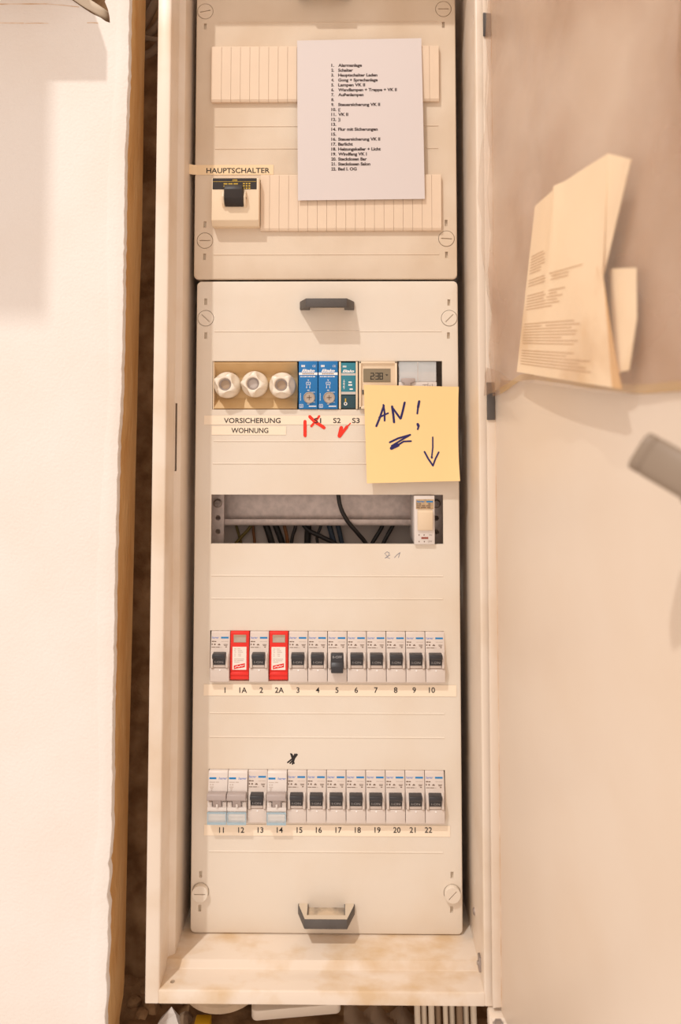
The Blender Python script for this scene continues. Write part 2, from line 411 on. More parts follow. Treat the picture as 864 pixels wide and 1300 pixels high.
# ---- door (opened a little past square)
HX, HY = X(629.5, 700, -58), -58.0
AL = math.radians(9.0)
ES = Vector((math.sin(AL), -math.cos(AL), 0)); EN = Vector((-math.cos(AL), -math.sin(AL), 0))
def dp(s, z, n):
    q = Vector((HX, HY, 0))+ES*s+EN*n; return (q.x, q.y, z)
def dpix(px, py, n=0.0):
    d = ray(px, py); o = Vector((HX, HY, 0))+EN*n
    t = (o-Vector(CAM)).dot(EN)/d.dot(EN); q = Vector(CAM)+d*t
    return (q-Vector((HX, HY, 0))).dot(ES), q.z
def dbox(mb, s0, s1, n0, n1, z0, z1):
    v = [dp(s, z, n) for s in (s0,s1) for n in (n0,n1) for z in (z0,z1)]
    return mb.add(v, [(0,1,3,2),(4,6,7,5),(0,4,5,1),(2,3,7,6),(0,2,6,4),(1,5,7,3)])
DW = 293.0
door = dbox(MB(), 0, DW, -1.5, 0, zb-12, zt+2).build('door', 'door_paint', cab, CO, bevel=0.4)
dbox(MB(), -1.2, 1.6, -1.5, 7.2, zb-8, zt).build('edge_fold', 'enamel', door, CO, bevel=0.7)
dbox(MB(), DW-1.6, DW+1, -1.5, 12, zb-8, zt).build('edge_fold', 'enamel', door, CO, bevel=0.7)
dbox(MB(), 1.6, 2.0, -0.2, 0.25, zb-8, zt).build('seam_line', 'stain', door, CO, smooth=False)
# bottom hinge tab with bolt
q = pixz(617, 1286, zb-14)
mb = MB(); mb.box(XRi+4, XRi+17, yb-9, yb+6, zb-16, zb-12.5); mb.build('hinge_tab', 'enamel', cab, CO, bevel=1)
mb = MB(); mb.lathe((XRi+9.5, yb-8.0, zb-17), [(4.4,0),(4.4,-1.5),(3.2,-1.5),(3.2,-4.5),(1.8,-4.6),(1.8,-6)], 6, 'y'); mb.build('hinge_bolt', 'steel', cab, CO, smooth=False)
MB().box(XRi+2.5, XRi+18, yb-8, yb+3, zb-26, zb-12).build('hinge_block', 'enamel', cab, CO, bevel=2)
# sleeve clips on the door fold
for (y0, y1) in [(16,46),(486,533)]:
    z0 = dpix(617, y1, 5)[1]; z1 = dpix(617, y0, 5)[1]
    dbox(MB(), 1.5, 3.0, 0.6, 7.8, z0, z1).build('sleeve_clip', 'dark_grey', door, CO, bevel=0.4)
# lock lever
def lever(p1, p2, hw, hd, n=20):
    p1, p2 = Vector(p1), Vector(p2); d = (p2-p1).normalized(); a = (Vector(CAM)-p1).normalized(); a = (a-d*a.dot(d)).normalized(); b = d.cross(a)
    v = []; f = []; rings = [(0.0,0.82),(0.4,0.93),(1.2,0.99),(4.6,1.0),(5.1,0.93),(5.6,0.93),(6.1,1.0),((p2-p1).length,1.0)]
    for (t, k) in rings:
        for i in range(n):
            th = 2*math.pi*i/n; cx = math.copysign(abs(math.cos(th))**0.55, math.cos(th)); sx = math.copysign(abs(math.sin(th))**0.55, math.sin(th))
            v.append(tuple(p1+d*t+b*(hw*k*cx)+a*(hd*k*sx)))
    for j in range(len(rings)-1):
        for i in range(n): f.append((j*n+i, j*n+(i+1)%n, (j+1)*n+(i+1)%n, (j+1)*n+i))
    f.append(tuple(range(n))); f.append(tuple(range(len(v)-1, len(v)-n-1, -1)))
    return MB().add(v, f)
def pd(px, py, D):
    d = ray(px, py); return Vector(CAM)+d*D
L1 = pd(810, 571, 318); L2 = pd(932, 640, 296)
lever(L1, L2, 9.3, 7).build('lock_lever', 'lever_grey', door, CO, angle=50)
s_, z_ = dpix(900, 638, 0); s_ = min(s_, 278)
q = Vector((HX, HY, 0))+ES*s_+EN*0; q.z = L2.z
MB().tube([tuple(q-EN*0.5), tuple(q+EN*6), tuple(L2)], 8, 16).build('lock_hub', 'lever_grey', door, CO)

# ================================================================== cover plates
def cover(name, label, x0, x1, z0, z1, holes, m, r):
    # plate with real openings: cells of a cut grid
    xs = sorted(set([x0, x1]+[h[0] for h in holes]+[h[1] for h in holes])); zs = sorted(set([z0, z1]+[h[2] for h in holes]+[h[3] for h in holes]))
    def solid(i, j):
        if i < 0 or j < 0 or i >= len(xs)-1 or j >= len(zs)-1: return False
        cx = (xs[i]+xs[i+1])/2; cz = (zs[j]+zs[j+1])/2
        return not any(h[0] < cx < h[1] and h[2] < cz < h[3] for h in holes)
    bm = bmesh.new(); vd = {}
    def V_(i, j, y):
        k = (i, j, y)
        if k not in vd: vd[k] = bm.verts.new((xs[i]*S, y*S, (zs[j]-z0)*S))
        return vd[k]
    for i in range(len(xs)-1):
        for j in range(len(zs)-1):
            if not solid(i, j): continue
            for y in (0.0, 3.0): bm.faces.new([V_(i,j,y), V_(i+1,j,y), V_(i+1,j+1,y), V_(i,j+1,y)])
            for (di, dj, a, b) in [(-1,0,(i,j),(i,j+1)),(1,0,(i+1,j),(i+1,j+1)),(0,-1,(i,j),(i+1,j)),(0,1,(i,j+1),(i+1,j+1))]:
                if not solid(i+di, j+dj):
                    yy = 3.0
                    bm.faces.new([V_(a[0],a[1],0.0), V_(b[0],b[1],0.0), V_(b[0],b[1],yy), V_(a[0],a[1],yy)])
    bmesh.ops.recalc_face_normals(bm, faces=bm.faces)
    ex = [x0*S, x1*S]; ez = [0.0, (z1-z0)*S]
    def on_corner(e): return all(min(abs(v.co.x-ex[0]), abs(v.co.x-ex[1])) < 1e-7 and min(abs(v.co.z-ez[0]), abs(v.co.z-ez[1])) < 1e-7 for v in e.verts)
    bmesh.ops.bevel(bm, geom=[e for e in bm.edges if on_corner(e)], offset=r*S, segments=5, profile=0.5, affect='EDGES')
    bm.normal_update()
    per = [e for e in bm.edges if len(e.link_faces) == 2 and e.calc_face_angle(0) > 0.6 and all(abs(v.co.y) < 1e-7 for v in e.verts)
           and (any(f.normal.y > -0.5 and f.calc_center_median() is not None and (min(abs(f.calc_center_median().x-ex[0]), abs(f.calc_center_median().x-ex[1])) < 0.006 or min(abs(f.calc_center_median().z-ez[0]), abs(f.calc_center_median().z-ez[1])) < 0.006) for f in e.link_faces))]
    bmesh.ops.bevel(bm, geom=per, offset=1.3*S, segments=3, profile=0.5, affect='EDGES', clamp_overlap=True)
    me = bpy.data.meshes.new('plate'); bm.to_mesh(me); bm.free()
    me.polygons.foreach_set('use_smooth', [True]*len(me.polygons)); me.set_sharp_from_angle(angle=math.radians(32))
    me.materials.append(MATS[m])
    root = thing(name, (0, 0, z0), label, 'cover')
    ob = bpy.data.objects.new('plate', me); COL.objects.link(ob); ob.parent = root
    O = (0, 0, z0)
    for h in holes[-8:]:
        MB().box(h[0]-1.5, h[1]+1.5, 2.2, 4.5, h[2]-1.5, h[3]+1.5).build('slot_back', 'cable_white', root, O, smooth=False)
    # skirt behind the rim
    mb = MB()
    mb.box(x0+1.2, x0+3, 2.5, 22, z0+2, z1-2); mb.box(x1-3, x1-1.2, 2.5, 22, z0+2, z1-2); mb.box(x0+3, x1-3, 2.5, 22, z0+1.2, z0+3); mb.box(x0+3, x1-3, 2.5, 22, z1-3, z1-1.2)
    mb.build('skirt', m, root, O)
    return root, O
def ridge(root, O, px0, px1, py, m='cover'):
    a = pix(px0, py); b = pix(px1, py)
    MB().prism([(0.1,-0.75),(-0.45,-0.3),(-0.45,0.3),(0.1,0.75)], a[0], b[0], 'x')
    mb = MB(); z = (a[1]+b[1])/2
    mb.prism([(0.1,z-0.75),(-0.5,z-0.25),(-0.5,z+0.25),(0.1,z+0.75)], a[0], b[0], 'x').build('ridge', m, root, O)
def screw(root, O, px, py, ang, proud, m='cover'):
    x, z = pix(px, py)
    cut([c for c in root.children if c.name.startswith('plate')][0], MB().lathe((x, 0, z), [(7.75,2.4),(7.75,-1.0)], 32), O)
    mb = MB(); mb.lathe((x, 0, z), [(7.3,2.6),(7.3,-proud+0.3),(6.95,-proud)], 32); s_ = mb.build('screw_head', m, root, O)
    c, s = math.cos(ang), math.sin(ang)
    L, w_ = 5.0, 0.42
    poly = [(x+c*L-s*w_, z+s*L+c*w_), (x-c*L-s*w_, z-s*L+c*w_), (x-c*L+s*w_, z-s*L-c*w_), (x+c*L+s*w_, z+s*L-c*w_)]
    cut(s_, MB().prism(poly, -proud-1.0, -proud+1.6, 'y'), O)
def slot_hole(px, py): 
    x, z = pix(px, py); return (x-1.3, x+1.3, z-3.0, z+3.0)
def grip(root, O, px, py_base, m, zc_h=8.0):
    x, z = pix(px, py_base)
    outer = [(-25.6,0.4),(-25.6,-2.5),(-18.9,-21),(18.9,-21),(25.6,-2.5),(25.6,0.4)]
    inner = [(16.3,0.4),(16.3,-14.5),(-16.3,-14.5),(-16.3,0.4)]
    mb = MB(); mb.prism([(x+p, q) for p, q in outer+inner], z-zc_h/2, z+zc_h/2, 'z')
    g = mb.build('grip_handle', m, root, O, bevel=0.7)
    MB().box(x-16.8, x+16.8, -14.8, -0.02, z-1.0, z+0.6).build('web', 'grip_dusty', g, O, smooth=False)
    return g

AP = [(-108.1, 108.1, zc-22.8, zc+22.8) for zc in (250, 125, 0, -125)]
lx0, lx1 = X(245.5, 770), X(584, 770)
lz0, lz1 = Zp(415, 1186), Zp(415, 357)
sl = [slot_hole(x, y) for x, y in [(261,383),(261,426),(569.5,384),(569,426),(254.5,1110),(253.5,1153),(573.5,1111),(573,1155)]]
low, LO = cover('cover_plate', 'lower cream cover plate with four device rows and two dark grips', lx0, lx1, lz0, lz1, AP+sl, 'cover', 4.5)
grip(low, LO, 415, 388.5, 'dark_grey'); gl = grip(low, LO, 414.2, 1153, 'dark_grey')
gx, gz = pix(414.2, 1153)
MB().prism([(gx+p, q) for p, q in [(-24.8,-0.02),(-24.8,-2.5),(-18.5,-20.0),(18.5,-20.0),(24.8,-2.5),(24.8,-0.02),(16.9,-0.02),(16.9,-15.0),(-16.9,-15.0),(-16.9,-0.02)]], gz+3.9, gz+4.12, 'z').build('dust', 'cable_white', gl, LO, smooth=False)
for (x, y, a, p) in [(261,404,-0.75,0.5),(570,404,0.78,0.5),(254.5,1131.5,0.0,4.5),(573.7,1133.5,0.8,4.0)]: screw(low, LO, x, y, a, p)
for (a, b, y) in [(272,560,420.5),(271,566,560),(270,566,588.5),(268,562,731),(268,562,760),(266,564,905.5),(266,564,936),(265,562,1081.5)]: ridge(low, LO, a, b, y)
# marks written on the lower plate
def marks(name, m, strokes, wd, y=-0.12, root=low, O=LO):
    mb = MB()
    for st in strokes:
        if isinstance(st[0], (int, float)): ww, st = st[0], st[1:]
        else: ww = wd
        mb.stroke([pix(a, b, y) for a, b in st], ww, y)
    return mb.build(name, m, root, O, smooth=False)
marks('pen_cross', 'print_black', [[(369,957),(372,966),(373,969)],[(376,957.5),(370,964),(365,968)],[(377,958),(371,966),(368,969)],[(370,957.5),(373.5,963),(371,970)],[(374,957.5),(372.5,963)]], 1.35)
marks('pencil_number', 'pencil', [[(488,703),(491,700.5),(494,702),(493,705.5),(488.5,708.5),(491,707.5),(494.5,709)],[(489,704),(492,706.5),(495,704.5)],[(500.5,708),(503.5,704.5),(507.5,701.5),(505.5,708)]], 0.45)

ux0, ux1 = X(247.5, 180), X(579, 180)
uz0, uz1 = Zp(415, 354.5), Zp(415, -31)
zu = [Zp(415, 93.5), Zp(415, 257.5)]
sl = [slot_hole(x, y) for x, y in [(260.5,-4),(260.5,33.5),(562.5,-4),(562.5,31.5),(260,285),(259.5,326),(566,283),(566.5,323.5)]]
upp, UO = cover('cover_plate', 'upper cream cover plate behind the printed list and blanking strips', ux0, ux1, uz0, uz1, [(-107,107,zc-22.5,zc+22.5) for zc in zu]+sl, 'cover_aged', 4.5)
grip(upp, UO, 412, -5.5, 'dark_grey')
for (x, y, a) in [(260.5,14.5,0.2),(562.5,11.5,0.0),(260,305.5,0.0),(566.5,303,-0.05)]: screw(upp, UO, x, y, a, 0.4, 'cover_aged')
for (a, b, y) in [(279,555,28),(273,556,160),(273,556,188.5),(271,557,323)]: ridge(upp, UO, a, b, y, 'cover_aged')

# ---- blanking strips made of narrow break-off segments
def strip(label, px0, px1, py0, py1, first, n, zc):
    Y = -4.0
    x0, x1 = X(px0, (py0+py1)/2, Y), X(px1, (py0+py1)/2, Y); z1, z0 = Zp(415, py0, Y), Zp(415, py1, Y)
    O = ((x0+x1)/2, 0, z0)
    root = thing('blanking_strip', O, label, 'blanking strip')
    cuts = [x0]+[first+(x1-first)*k/n for k in range(n)]+[x1] if first > x0+0.5 else [x0+(x1-x0)*k/n for k in range(n+1)]
    for a, b in zip(cuts, cuts[1:]):
        MB().prism([(-0.01,z0),(-3.0,z0),(-4.0,z0+2.2),(-4.0,z1-0.8),(-3.2,z1),(-0.01,z1)], a+0.09, b-0.09, 'x').build('segment', 'cream_strip', root, O, bevel=0.12, seg=1, smooth=False)
    MB().box(max(x0+1, -106.5), min(x1-1, 106.5), -0.05, 6, zc-21.5, zc+21.5).build('backing', 'cream', root, O)
strip('cream ribbed blanking strip across the upper row, behind the top of the list', 268, 557, 58, 128.5, X(281, 93, -4), 23, zu[0])
strip('cream ribbed blanking strip to the right of the main switch', 330.5, 560, 221.5, 292.5, X(342, 257, -4), 18, zu[1])

# ================================================================== devices
# ---- main switch
zc = (Zp(298, 225, -10)+Zp(298, 286, -10))/2; xa, xb = X(268.5, 256, -12), X(328.5, 256, -12); za, zz = Zp(298, 286, -12), Zp(298, 225, -12)
MO = ((xa+xb)/2, 0, za)
ms = thing('main_switch', MO, 'square cream main switch with thick black toggle under the HAUPTSCHALTER tape', 'switch')
mx = (xa+xb)/2
MB().prism([(30,zz),(-10,zz),(-12,zz-1),(-12,za+5),(-8,za),(30,za)], xa, xb, 'x').build('body', 'cream', ms, MO, bevel=0.6)
plate_z = zz-11.5
MB().box(xa+0.8, xb-2.2, -12.35, -11.5, plate_z, zz-1).build('name_plate', 'switch_black', ms, MO, bevel=0.15, seg=1)
mb = MB(); mb.rect(xa+1.2, xb-2.5, zz-4.4, zz-4.1, -12.42); text(mb, 'ABB', mx-0.6, zz-3.6, 1.5, -12.42, 5, 'c', 0.02)
for (dx, dz, wd) in [(-11,-7,3.5),(-6.6,-7,4),(-1.6,-7,4),(-11,-9.2,2.4),(-10,-11,2)]: mb.rect(mx+dx, mx+dx+wd, zz+dz, zz+dz+1.2, -12.42)
for k in range(3):
    for q in (0,-2.2,-4.4): mb.rect(mx+7.2+k*2.6, mx+8.8+k*2.6, zz-6.8+q, zz-5.6+q, -12.42)
mb.build('gold_lettering', 'gold_print', ms, MO, smooth=False)
tz0, tz1 = Zp(298, 261, -16), Zp(298, 234.5, -18)
tx0, tx1 = X(283.5, 250, -16), X(310, 250, -16)
MB().prism([(-11,tz1-1),(-19,tz1+0.2),(-21.5,tz1-5),(-20,tz1-13),(-16.5,tz0+2),(-13,tz0),(-11,tz0)], tx0+1.2, tx1-1.2, 'x').build('toggle', 'switch_black', ms, MO, bevel=0.8)
for (a, b) in [(tx0-1.4, tx0+0.8), (tx1-0.8, tx1+1.4)]:
    MB().prism([(-11.5,tz1-4),(-16,tz1-5.5),(-18.5,tz1-11),(-16,tz0+2),(-11.5,tz0-1.5)], a, b, 'x').build('toggle_cheek', 'cream', ms, MO, bevel=0.5)
MB().lathe((tx1+1.5, -14.6, (tz0+tz1)/2-2.0), [(1.0,-0.4),(1.0,0.15)], 10, 'x').build('pin', 'switch_black', ms, MO)

# ---- screw fuse block
Y1 = 0.0
fa, fb = max(X(270.5, 489, 1), -106.8), X(377, 489, 1)
fz0, fz1 = 250-22.6, 250+22.6
FO = ((fa+fb)/2, 0, fz0)
fus = thing('fuse_block', FO, 'ochre block with three white ceramic screw fuse caps', 'fuse block')
MB().prism([(40,fz1),(2.5,fz1),(0.5,fz1-1.2),(0.8,fz1-2),(8,fz1-10),(9,fz1-12),(9,fz0+11),(8,fz0+9.5),(0.8,fz0+1.6),(0.5,fz0+1),(2.5,fz0),(40,fz0)], fa, fb, 'x').build('body', 'ochre', fus, FO, bevel=0.4)
MB().box(fa-0.8, fa+0.1, 0.6, 20, fz0, fz1).build('end_plate', 'cream', fus, FO)
def cap_mesh():
    n = 64; v = []; f = []; R = 12.4
    def star(th, k): return R*(1-k*(0.5-0.5*math.cos(4*th))**0.75*0.40)
    prof = [(1.0,0,0.0),(1.0,-5,0.0),(1.0,-8,0.03),(1.0,-10,0.25),(0.985,-13,0.62),(0.95,-16.5,0.92),(0.88,-19,1.0),(0.76,-20.3,0.66),(0.58,-20.6,0.18),(0.50,-20.3,0.0),(0.47,-19.4,0.0),(0.45,-16.5,0.0)]
    for (k, y, st) in prof:
        for i in range(n):
            th = 2*math.pi*i/n; r = star(th, st)*k if st else R*k
            v.append((r*math.cos(th), y, r*math.sin(th)))
    for j in range(len(prof)-1):
        for i in range(n): f.append((j*n+i, j*n+(i+1)%n, (j+1)*n+(i+1)%n, (j+1)*n+i))
    f.append(tuple(range(n)))
    return MB().add(v, f)
for i, (px, py, a) in enumerate([(287,488.5,0.45),(322,487.5,0.1),(357.5,489,0.75)]):
    x, z = pix(px, py, -4)
    c = cap_mesh().build('fuse_cap', 'ceramic', fus, angle=50); c.location = ((x-FO[0])*S, 8*S, (z-FO[2])*S); c.rotation_euler = (0, a, 0)
    MB().lathe((0,0,0), [(5.6,-16.2),(5.6,-16.8),(4.4,-16.8),(4.2,-15.6)], 24).build('window_ring', 'zinc', c)
    MB().lathe((0,0,0), [(4.2,-15.4),(4.2,-16.4)], 24).build('window', 'back_grey' if i == 1 else 'window_grey', c)

# ---- blue relays
def relay(px0, px1, label):
    y = -1.5; a, b = X(px0, 489, y), X(px1, 489, y); z0, z1 = 250-22.3, 250+22.6; O = ((a+b)/2, 0, z0); m = (a+b)/2
    r = thing('blue_relay', O, label, 'relay', 'blue impulse relays')
    MB().box(a+0.15, b-0.15, -1.5, 42, z0, z1).build('body', 'blue', r, O, bevel=0.5)
    mb = MB(); yy = -1.58; wd = b-a
    text(mb, 'Eltako', m, z1-10.1, 2.6, yy, wd*0.68, 'c', 0.04, 0.35)
    mb.rect(a+0.4, b-0.4, z1-13, z1-10.7, yy)
    text(mb, 'CE', b-2.2, z1-5.6, 2.0, yy, 2.9, 'r', 0, 0)
    for k in range(3): mb.rect(a+2.6+k*1.2, a+3.5+k*1.2, z1-5.6, z1-3.6, yy)
    x = a+1.6
    for k, q in enumerate([1.6,1.0,2.2,0.8,1.8,1.2,2.4]): mb.rect(x, x+q, z1-15, z1-14.2, yy); x += q+0.5
    zc = z1-21   # little wiring diagram
    for (dx, dz, w_, h_) in [(-2,-1.4,0.4,2.8),(1.7,-1.4,0.4,2.8),(-2,-1.4,4,0.35),(-2,1.1,4,0.35),(-0.2,-1.4,0.35,2.8),(-0.2,2.2,0.4,1.4),(-0.8,3.3,1.6,0.35),(-1.6,-3.6,0.35,1.8),(1.3,-3.6,0.35,1.8),(-1.9,-4.3,1.0,0.6),(1.0,-4.3,1.0,0.6)]: mb.rect(m+dx, m+dx+w_, zc+dz, zc+dz+h_, yy)
    for (dx, dz, w_, h_) in [(-0.9,-27.6,2,0.6),(2.8,-29.4,3.6,0.4),(2.8,-38.6,3.6,0.4),(-0.9,-40.6,2,0.6),(0.6,-42.8,7,0.9)]: mb.rect(m+dx, min(m+dx+w_, b-0.6), z1+dz, z1+dz+h_, yy)
    for k in range(6): mb.rect(a+1.6, a+2.2, z1-31-k*1.2, z1-30.3-k*1.2, yy)
    for (dx, dz, w_, h_) in [(0,0,3.6,0.3),(0,3.0,3.6,0.3),(0,0,0.3,3.3),(3.3,0,0.3,3.3),(0.8,0.8,2,0.4),(0.8,1.8,2,0.4)]: mb.rect(a+0.8+dx, a+0.8+dx+w_, z0+1.2+dz, z0+1.2+dz+h_, yy)
    mb.build('white_print', 'print_white', r, O, smooth=False)
    mb = MB(); text(mb, 'CE', m, z1-12.5, 1.4, yy-0.05, wd*0.5, 'c', 0, 0) if False else [mb.rect(m-wd*0.3+k*1.4, m-wd*0.3+k*1.4+1.0, z1-12.4, z1-11.3, yy-0.04) for k in range(8)]
    mb.build('band_print', 'print_brown', r, O, smooth=False)
    kx, kz = m+1.0, z1-34.2
    kb = MB().lathe((kx, 0, kz), [(5.4,0),(5.4,-2.6),(4.9,-3.1),(4.6,-2.5),(2.5,-2.3)], 28).build('dial', 'knob_grey', r, O)
    MB().box(kx-2.2, kx+2.2, -2.6, -2.2, kz-0.3, kz+0.3).box(kx-0.3, kx+0.3, -2.6, -2.2, kz-2.2, kz+2.2).build('dial_cross', 'print_brown', kb, O, smooth=False)
relay(378.8, 403.3, 'bright blue relay module touching the ochre fuse block')
relay(403.7, 428.8, 'bright blue relay module between its twin and the teal module')

# ---- teal module
a, b = X(430, 489, -1), X(454, 489, -1); z0, z1 = 250-22.4, 250+22.2; m = (a+b)/2; O = (m, 0, z0)
te = thing('teal_relay', O, 'narrow relay with translucent teal front between cream side cheeks', 'relay')
MB().box(a, b, 3, 42, z0, z1).build('body', 'teal_dark', te, O, bevel=0.3)
for (p, q) in [(a, a+1.9), (b-1.9, b)]: MB().box(p, q, -1.2, 10, z0, z1).build('side_cheek', 'cream', te, O, bevel=0.4)
MB().box(a+2, b-2, -0.6, 3.2, z0+13.5, z1-1).build('front_cover', 'teal', te, O, bevel=0.4)
MB().box(a+2, b-2, 0.2, 3.4, z0+1, z0+13.2).build('lower_window', 'teal_dark', te, O, bevel=0.3)
mb = MB(); yy = -0.68; text(mb, 'Eltako', m, z1-10, 2.4, yy, (b-a)*0.62, 'c', 0.04, 0.35)
for k in range(4): mb.rect(a+3.6+k*0.9, a+4.2+k*0.9, z1-5.4, z1-3.8, yy)
for (dx, dz, w_, h_) in [(4.6,-17,0.4,9),(4,-19,1.6,0.5),(4,-21.6,1.4,1.2),(4,-24.4,1.4,1.2),(9,-20,3,1.2),(8.8,-22.6,3.6,1.3),(10,-26.5,3,1.2)]:
    mb.rect(a+dx, a+dx+w_, z1+dz-(h_ if h_ > 5 else 0), z1+dz+(0 if h_ > 5 else h_), yy)
mb.build('white_print', 'print_white', te, O, smooth=False)
mb = MB(); mb.rect(a+2.1, b-2.1, z1-13, z1-10.9, -0.66); mb.rect(a+2.1, b-2.1, z0+13.8, z0+16.2, -0.66); mb.build('grey_band', 'grey_plastic', te, O, smooth=False)
MB().lathe((a+6.2, 0.2, z0+5), [(1.6,0),(1.6,-0.3),(0.9,-0.3),(0.9,0)], 16, cap=False).build('ring_mark', 'print_white', te, O)
MB().box(a+5.6, a+6.8, -0.5, 0.4, z0+6.6, z0+10).build('brass_tip', 'gold_print', te, O, bevel=0.2)

# ---- time switch
a, b = X(455.5, 489, -3), X(504, 489, -3); z0, z1 = 250-22.4, 250+22.4; O = ((a+b)/2, 0, z0)
ti = thing('time_switch', O, 'cream digital time switch with grey display partly under the yellow note', 'timer')
MB().prism([(40,z1),(-3,z1),(-3,z1-2),(-1.2,z1-3.2),(-1.2,z0+3),(-3,z0+2),(-3,z0),(40,z0)], a, b, 'x').build('body', 'cream', ti, O, bevel=0.3)
for (p, q) in [(a, a+2.2), (b-2.2, b)]: MB().box(p, q, -3, 4, z0, z1).build('bezel', 'cream', ti, O, bevel=0.4)
da, db = X(461, 480, -1.5), X(495.5, 480, -1.5); dz1, dz0 = Zp(478, 468, -1.5), Zp(478, 485, -1.5)
MB().box(da, db, -1.7, 0, dz0, dz1).build('display', 'lcd', ti, O, bevel=0.15, seg=1)
mb = MB()
def seg7(mb, x, z, h, wd, t, on, y):
    sg = {'a': (x,x+wd,z+h-t,z+h), 'd': (x,x+wd,z,z+t), 'g': (x,x+wd,z+h/2-t/2,z+h/2+t/2), 'f': (x,x+t,z+h/2,z+h), 'b': (x+wd-t,x+wd,z+h/2,z+h), 'e': (x,x+t,z,z+h/2), 'c': (x+wd-t,x+wd,z,z+h/2)}
    for k in on: mb.rect(*sg[k], y)
hz = dz0+2.3; sc = (db-da)
seg7(mb, da+sc*0.26, hz, 6.4, 3.3, 0.8, 'abged', -1.78); seg7(mb, da+sc*0.44, hz, 6.4, 3.3, 0.8, 'abgcd', -1.78); seg7(mb, da+sc*0.59, hz, 6.4, 3.3, 0.8, 'abcdefg', -1.78)
mb.rect(da+sc*0.405, da+sc*0.405+0.7, hz+1.2, hz+2, -1.78); mb.rect(da+sc*0.405, da+sc*0.405+0.7, hz+4, hz+4.8, -1.78)
mb.flat([(da+sc*0.80, hz+4.9),(da+sc*0.90, hz+4.9),(da+sc*0.90, hz+4.3),(da+sc*0.86, hz+3.4),(da+sc*0.83, hz+4.3)], -1.78)
mb.build('digits', 'lcd_digit', ti, O, smooth=False)
MB().box(a+3, a+6, -2, 0, z0+14, z0+18).build('button', 'dark_grey', ti, O, bevel=0.3)

# ---- grey contactor with clear lid
a, b = X(506, 475, -3), X(554, 475, -3); z0, z1 = 250-22.4, 250+22.2; O = ((a+b)/2, 0, z0)
co = thing('contactor', O, 'pale grey device with clear lid and rounded knob half under the yellow note', 'contactor')
MB().prism([(40,z1),(2,z1),(1,z1-19),(-3,z1-19.5),(-3,z0),(40,z0)], a, b, 'x').build('body', 'breaker_light', co, O, bevel=0.4)
MB().box(a+0.3, b-0.3, -3.2, 1.5, z1-18.8, z1-0.3).build('clear_lid', 'clear_cover', co, O, bevel=0.6)
MB().box((a+b)/2-0.2, (a+b)/2+0.2, -3.4, -3.1, z1-18.8, z1-0.3).build('lid_seam', 'print_faint', co, O, smooth=False)
MB().prism([(a+1.5,z1-17),(a+3,z1-15.6),(a+14,z1-15.6),(a+15.5,z1-17),(a+14.5,z1-19.6),(a+11,z1-20.4),(a+11,z1-28),(a+5,z1-28),(a+5,z1-20.4),(a+2.5,z1-19.6)], -5.0, -2, 'y').build('knob', 'rocker_grey', co, O, bevel=0.8)
mb = MB()
for (dx, dz, w_, h_) in [(20,-24,9,0.35),(20,-28,9,0.35),(19.5,-28,0.35,4),(29,-28,0.35,6),(22,-22,5,0.35),(24,-22,0.35,-6),(27,-20,0.35,-8),(21,-26,3,1),(25,-26,2.5,0.4),(31,-21,0.35,-8),(30,-25,2.4,0.35)]:
    z_ = z1+dz; mb.rect(a+dx, a+dx+w_, min(z_, z_+h_), max(z_, z_+h_), -3.1)
mb.build('wiring_diagram', 'print_brown', co, O, smooth=False)

# ---- narrow rocker switch in the second row
a, b = X(525.5, 659, -3), X(551.5, 659, -3); z0, z1 = 125-22.4, 125+22.2; m = (a+b)/2; O = (m, 0, z0); wd = b-a
rs = thing('rocker_switch', O, 'single cream rocker switch alone at the end of the open row', 'switch')
MB().box(a, b, -3, 46, z0, z1).build('body', 'breaker_light', rs, O, bevel=0.5)
MB().box(a+1.6, b-0.8, -3.15, -2, z1-12.2, z1-3.2).build('name_plate', 'sand', rs, O, smooth=False)
mb = MB(); text(mb, 'hager', a+2.2, z1-6, 1.9, -3.25, wd*0.42, 'l', 0.02, 0.15); mb.rect(a+wd*0.6, a+wd*0.92, z1-6, z1-4.7, -3.25); mb.build('brand_print', 'brand_blue', rs, O, smooth=False)
mb = MB()
for (dx, dz, w_) in [(2.2,-8,1.6),(4.2,-8,2.2),(13,-8,2),(2.2,-9.6,4),(7,-9.6,3),(11,-9.6,4),(2.2,-11.2,3),(6,-11.2,5),(12,-11.2,3)]: mb.rect(a+dx, a+dx+w_, z1+dz, z1+dz+0.9, -3.25)
text(mb, 'ON', b-2.6, z0+8, 1.2, -3.1, 2.8, 'r', 0, 0); text(mb, 'OFF', b-2.6, z0+2, 1.4, -3.1, 3.8, 'r', 0, 0)
for (dx, dz) in [(4,8),(8.6,8),(4,2),(8.8,2)]: mb.rect(a+dx, a+dx+0.9, z0+dz, z0+dz+1.2, -3.1)
mb.build('small_print', 'print_brown', rs, O, smooth=False)
MB().prism([(-2.5,z1-12.4),(-8.4,z1-13.2),(-8.4,z1-15.2),(-5.4,z0+14.2),(-4.8,z0+13),(-2.5,z0+13)], a+3, b-2.2, 'x').build('rocker', 'cream', rs, O, bevel=0.5)
MB().box(m-3, m+3.4, -3.3, -2.5, z0+5, z0+6.7).build('indicator', 'indicator', rs, O, smooth=False)

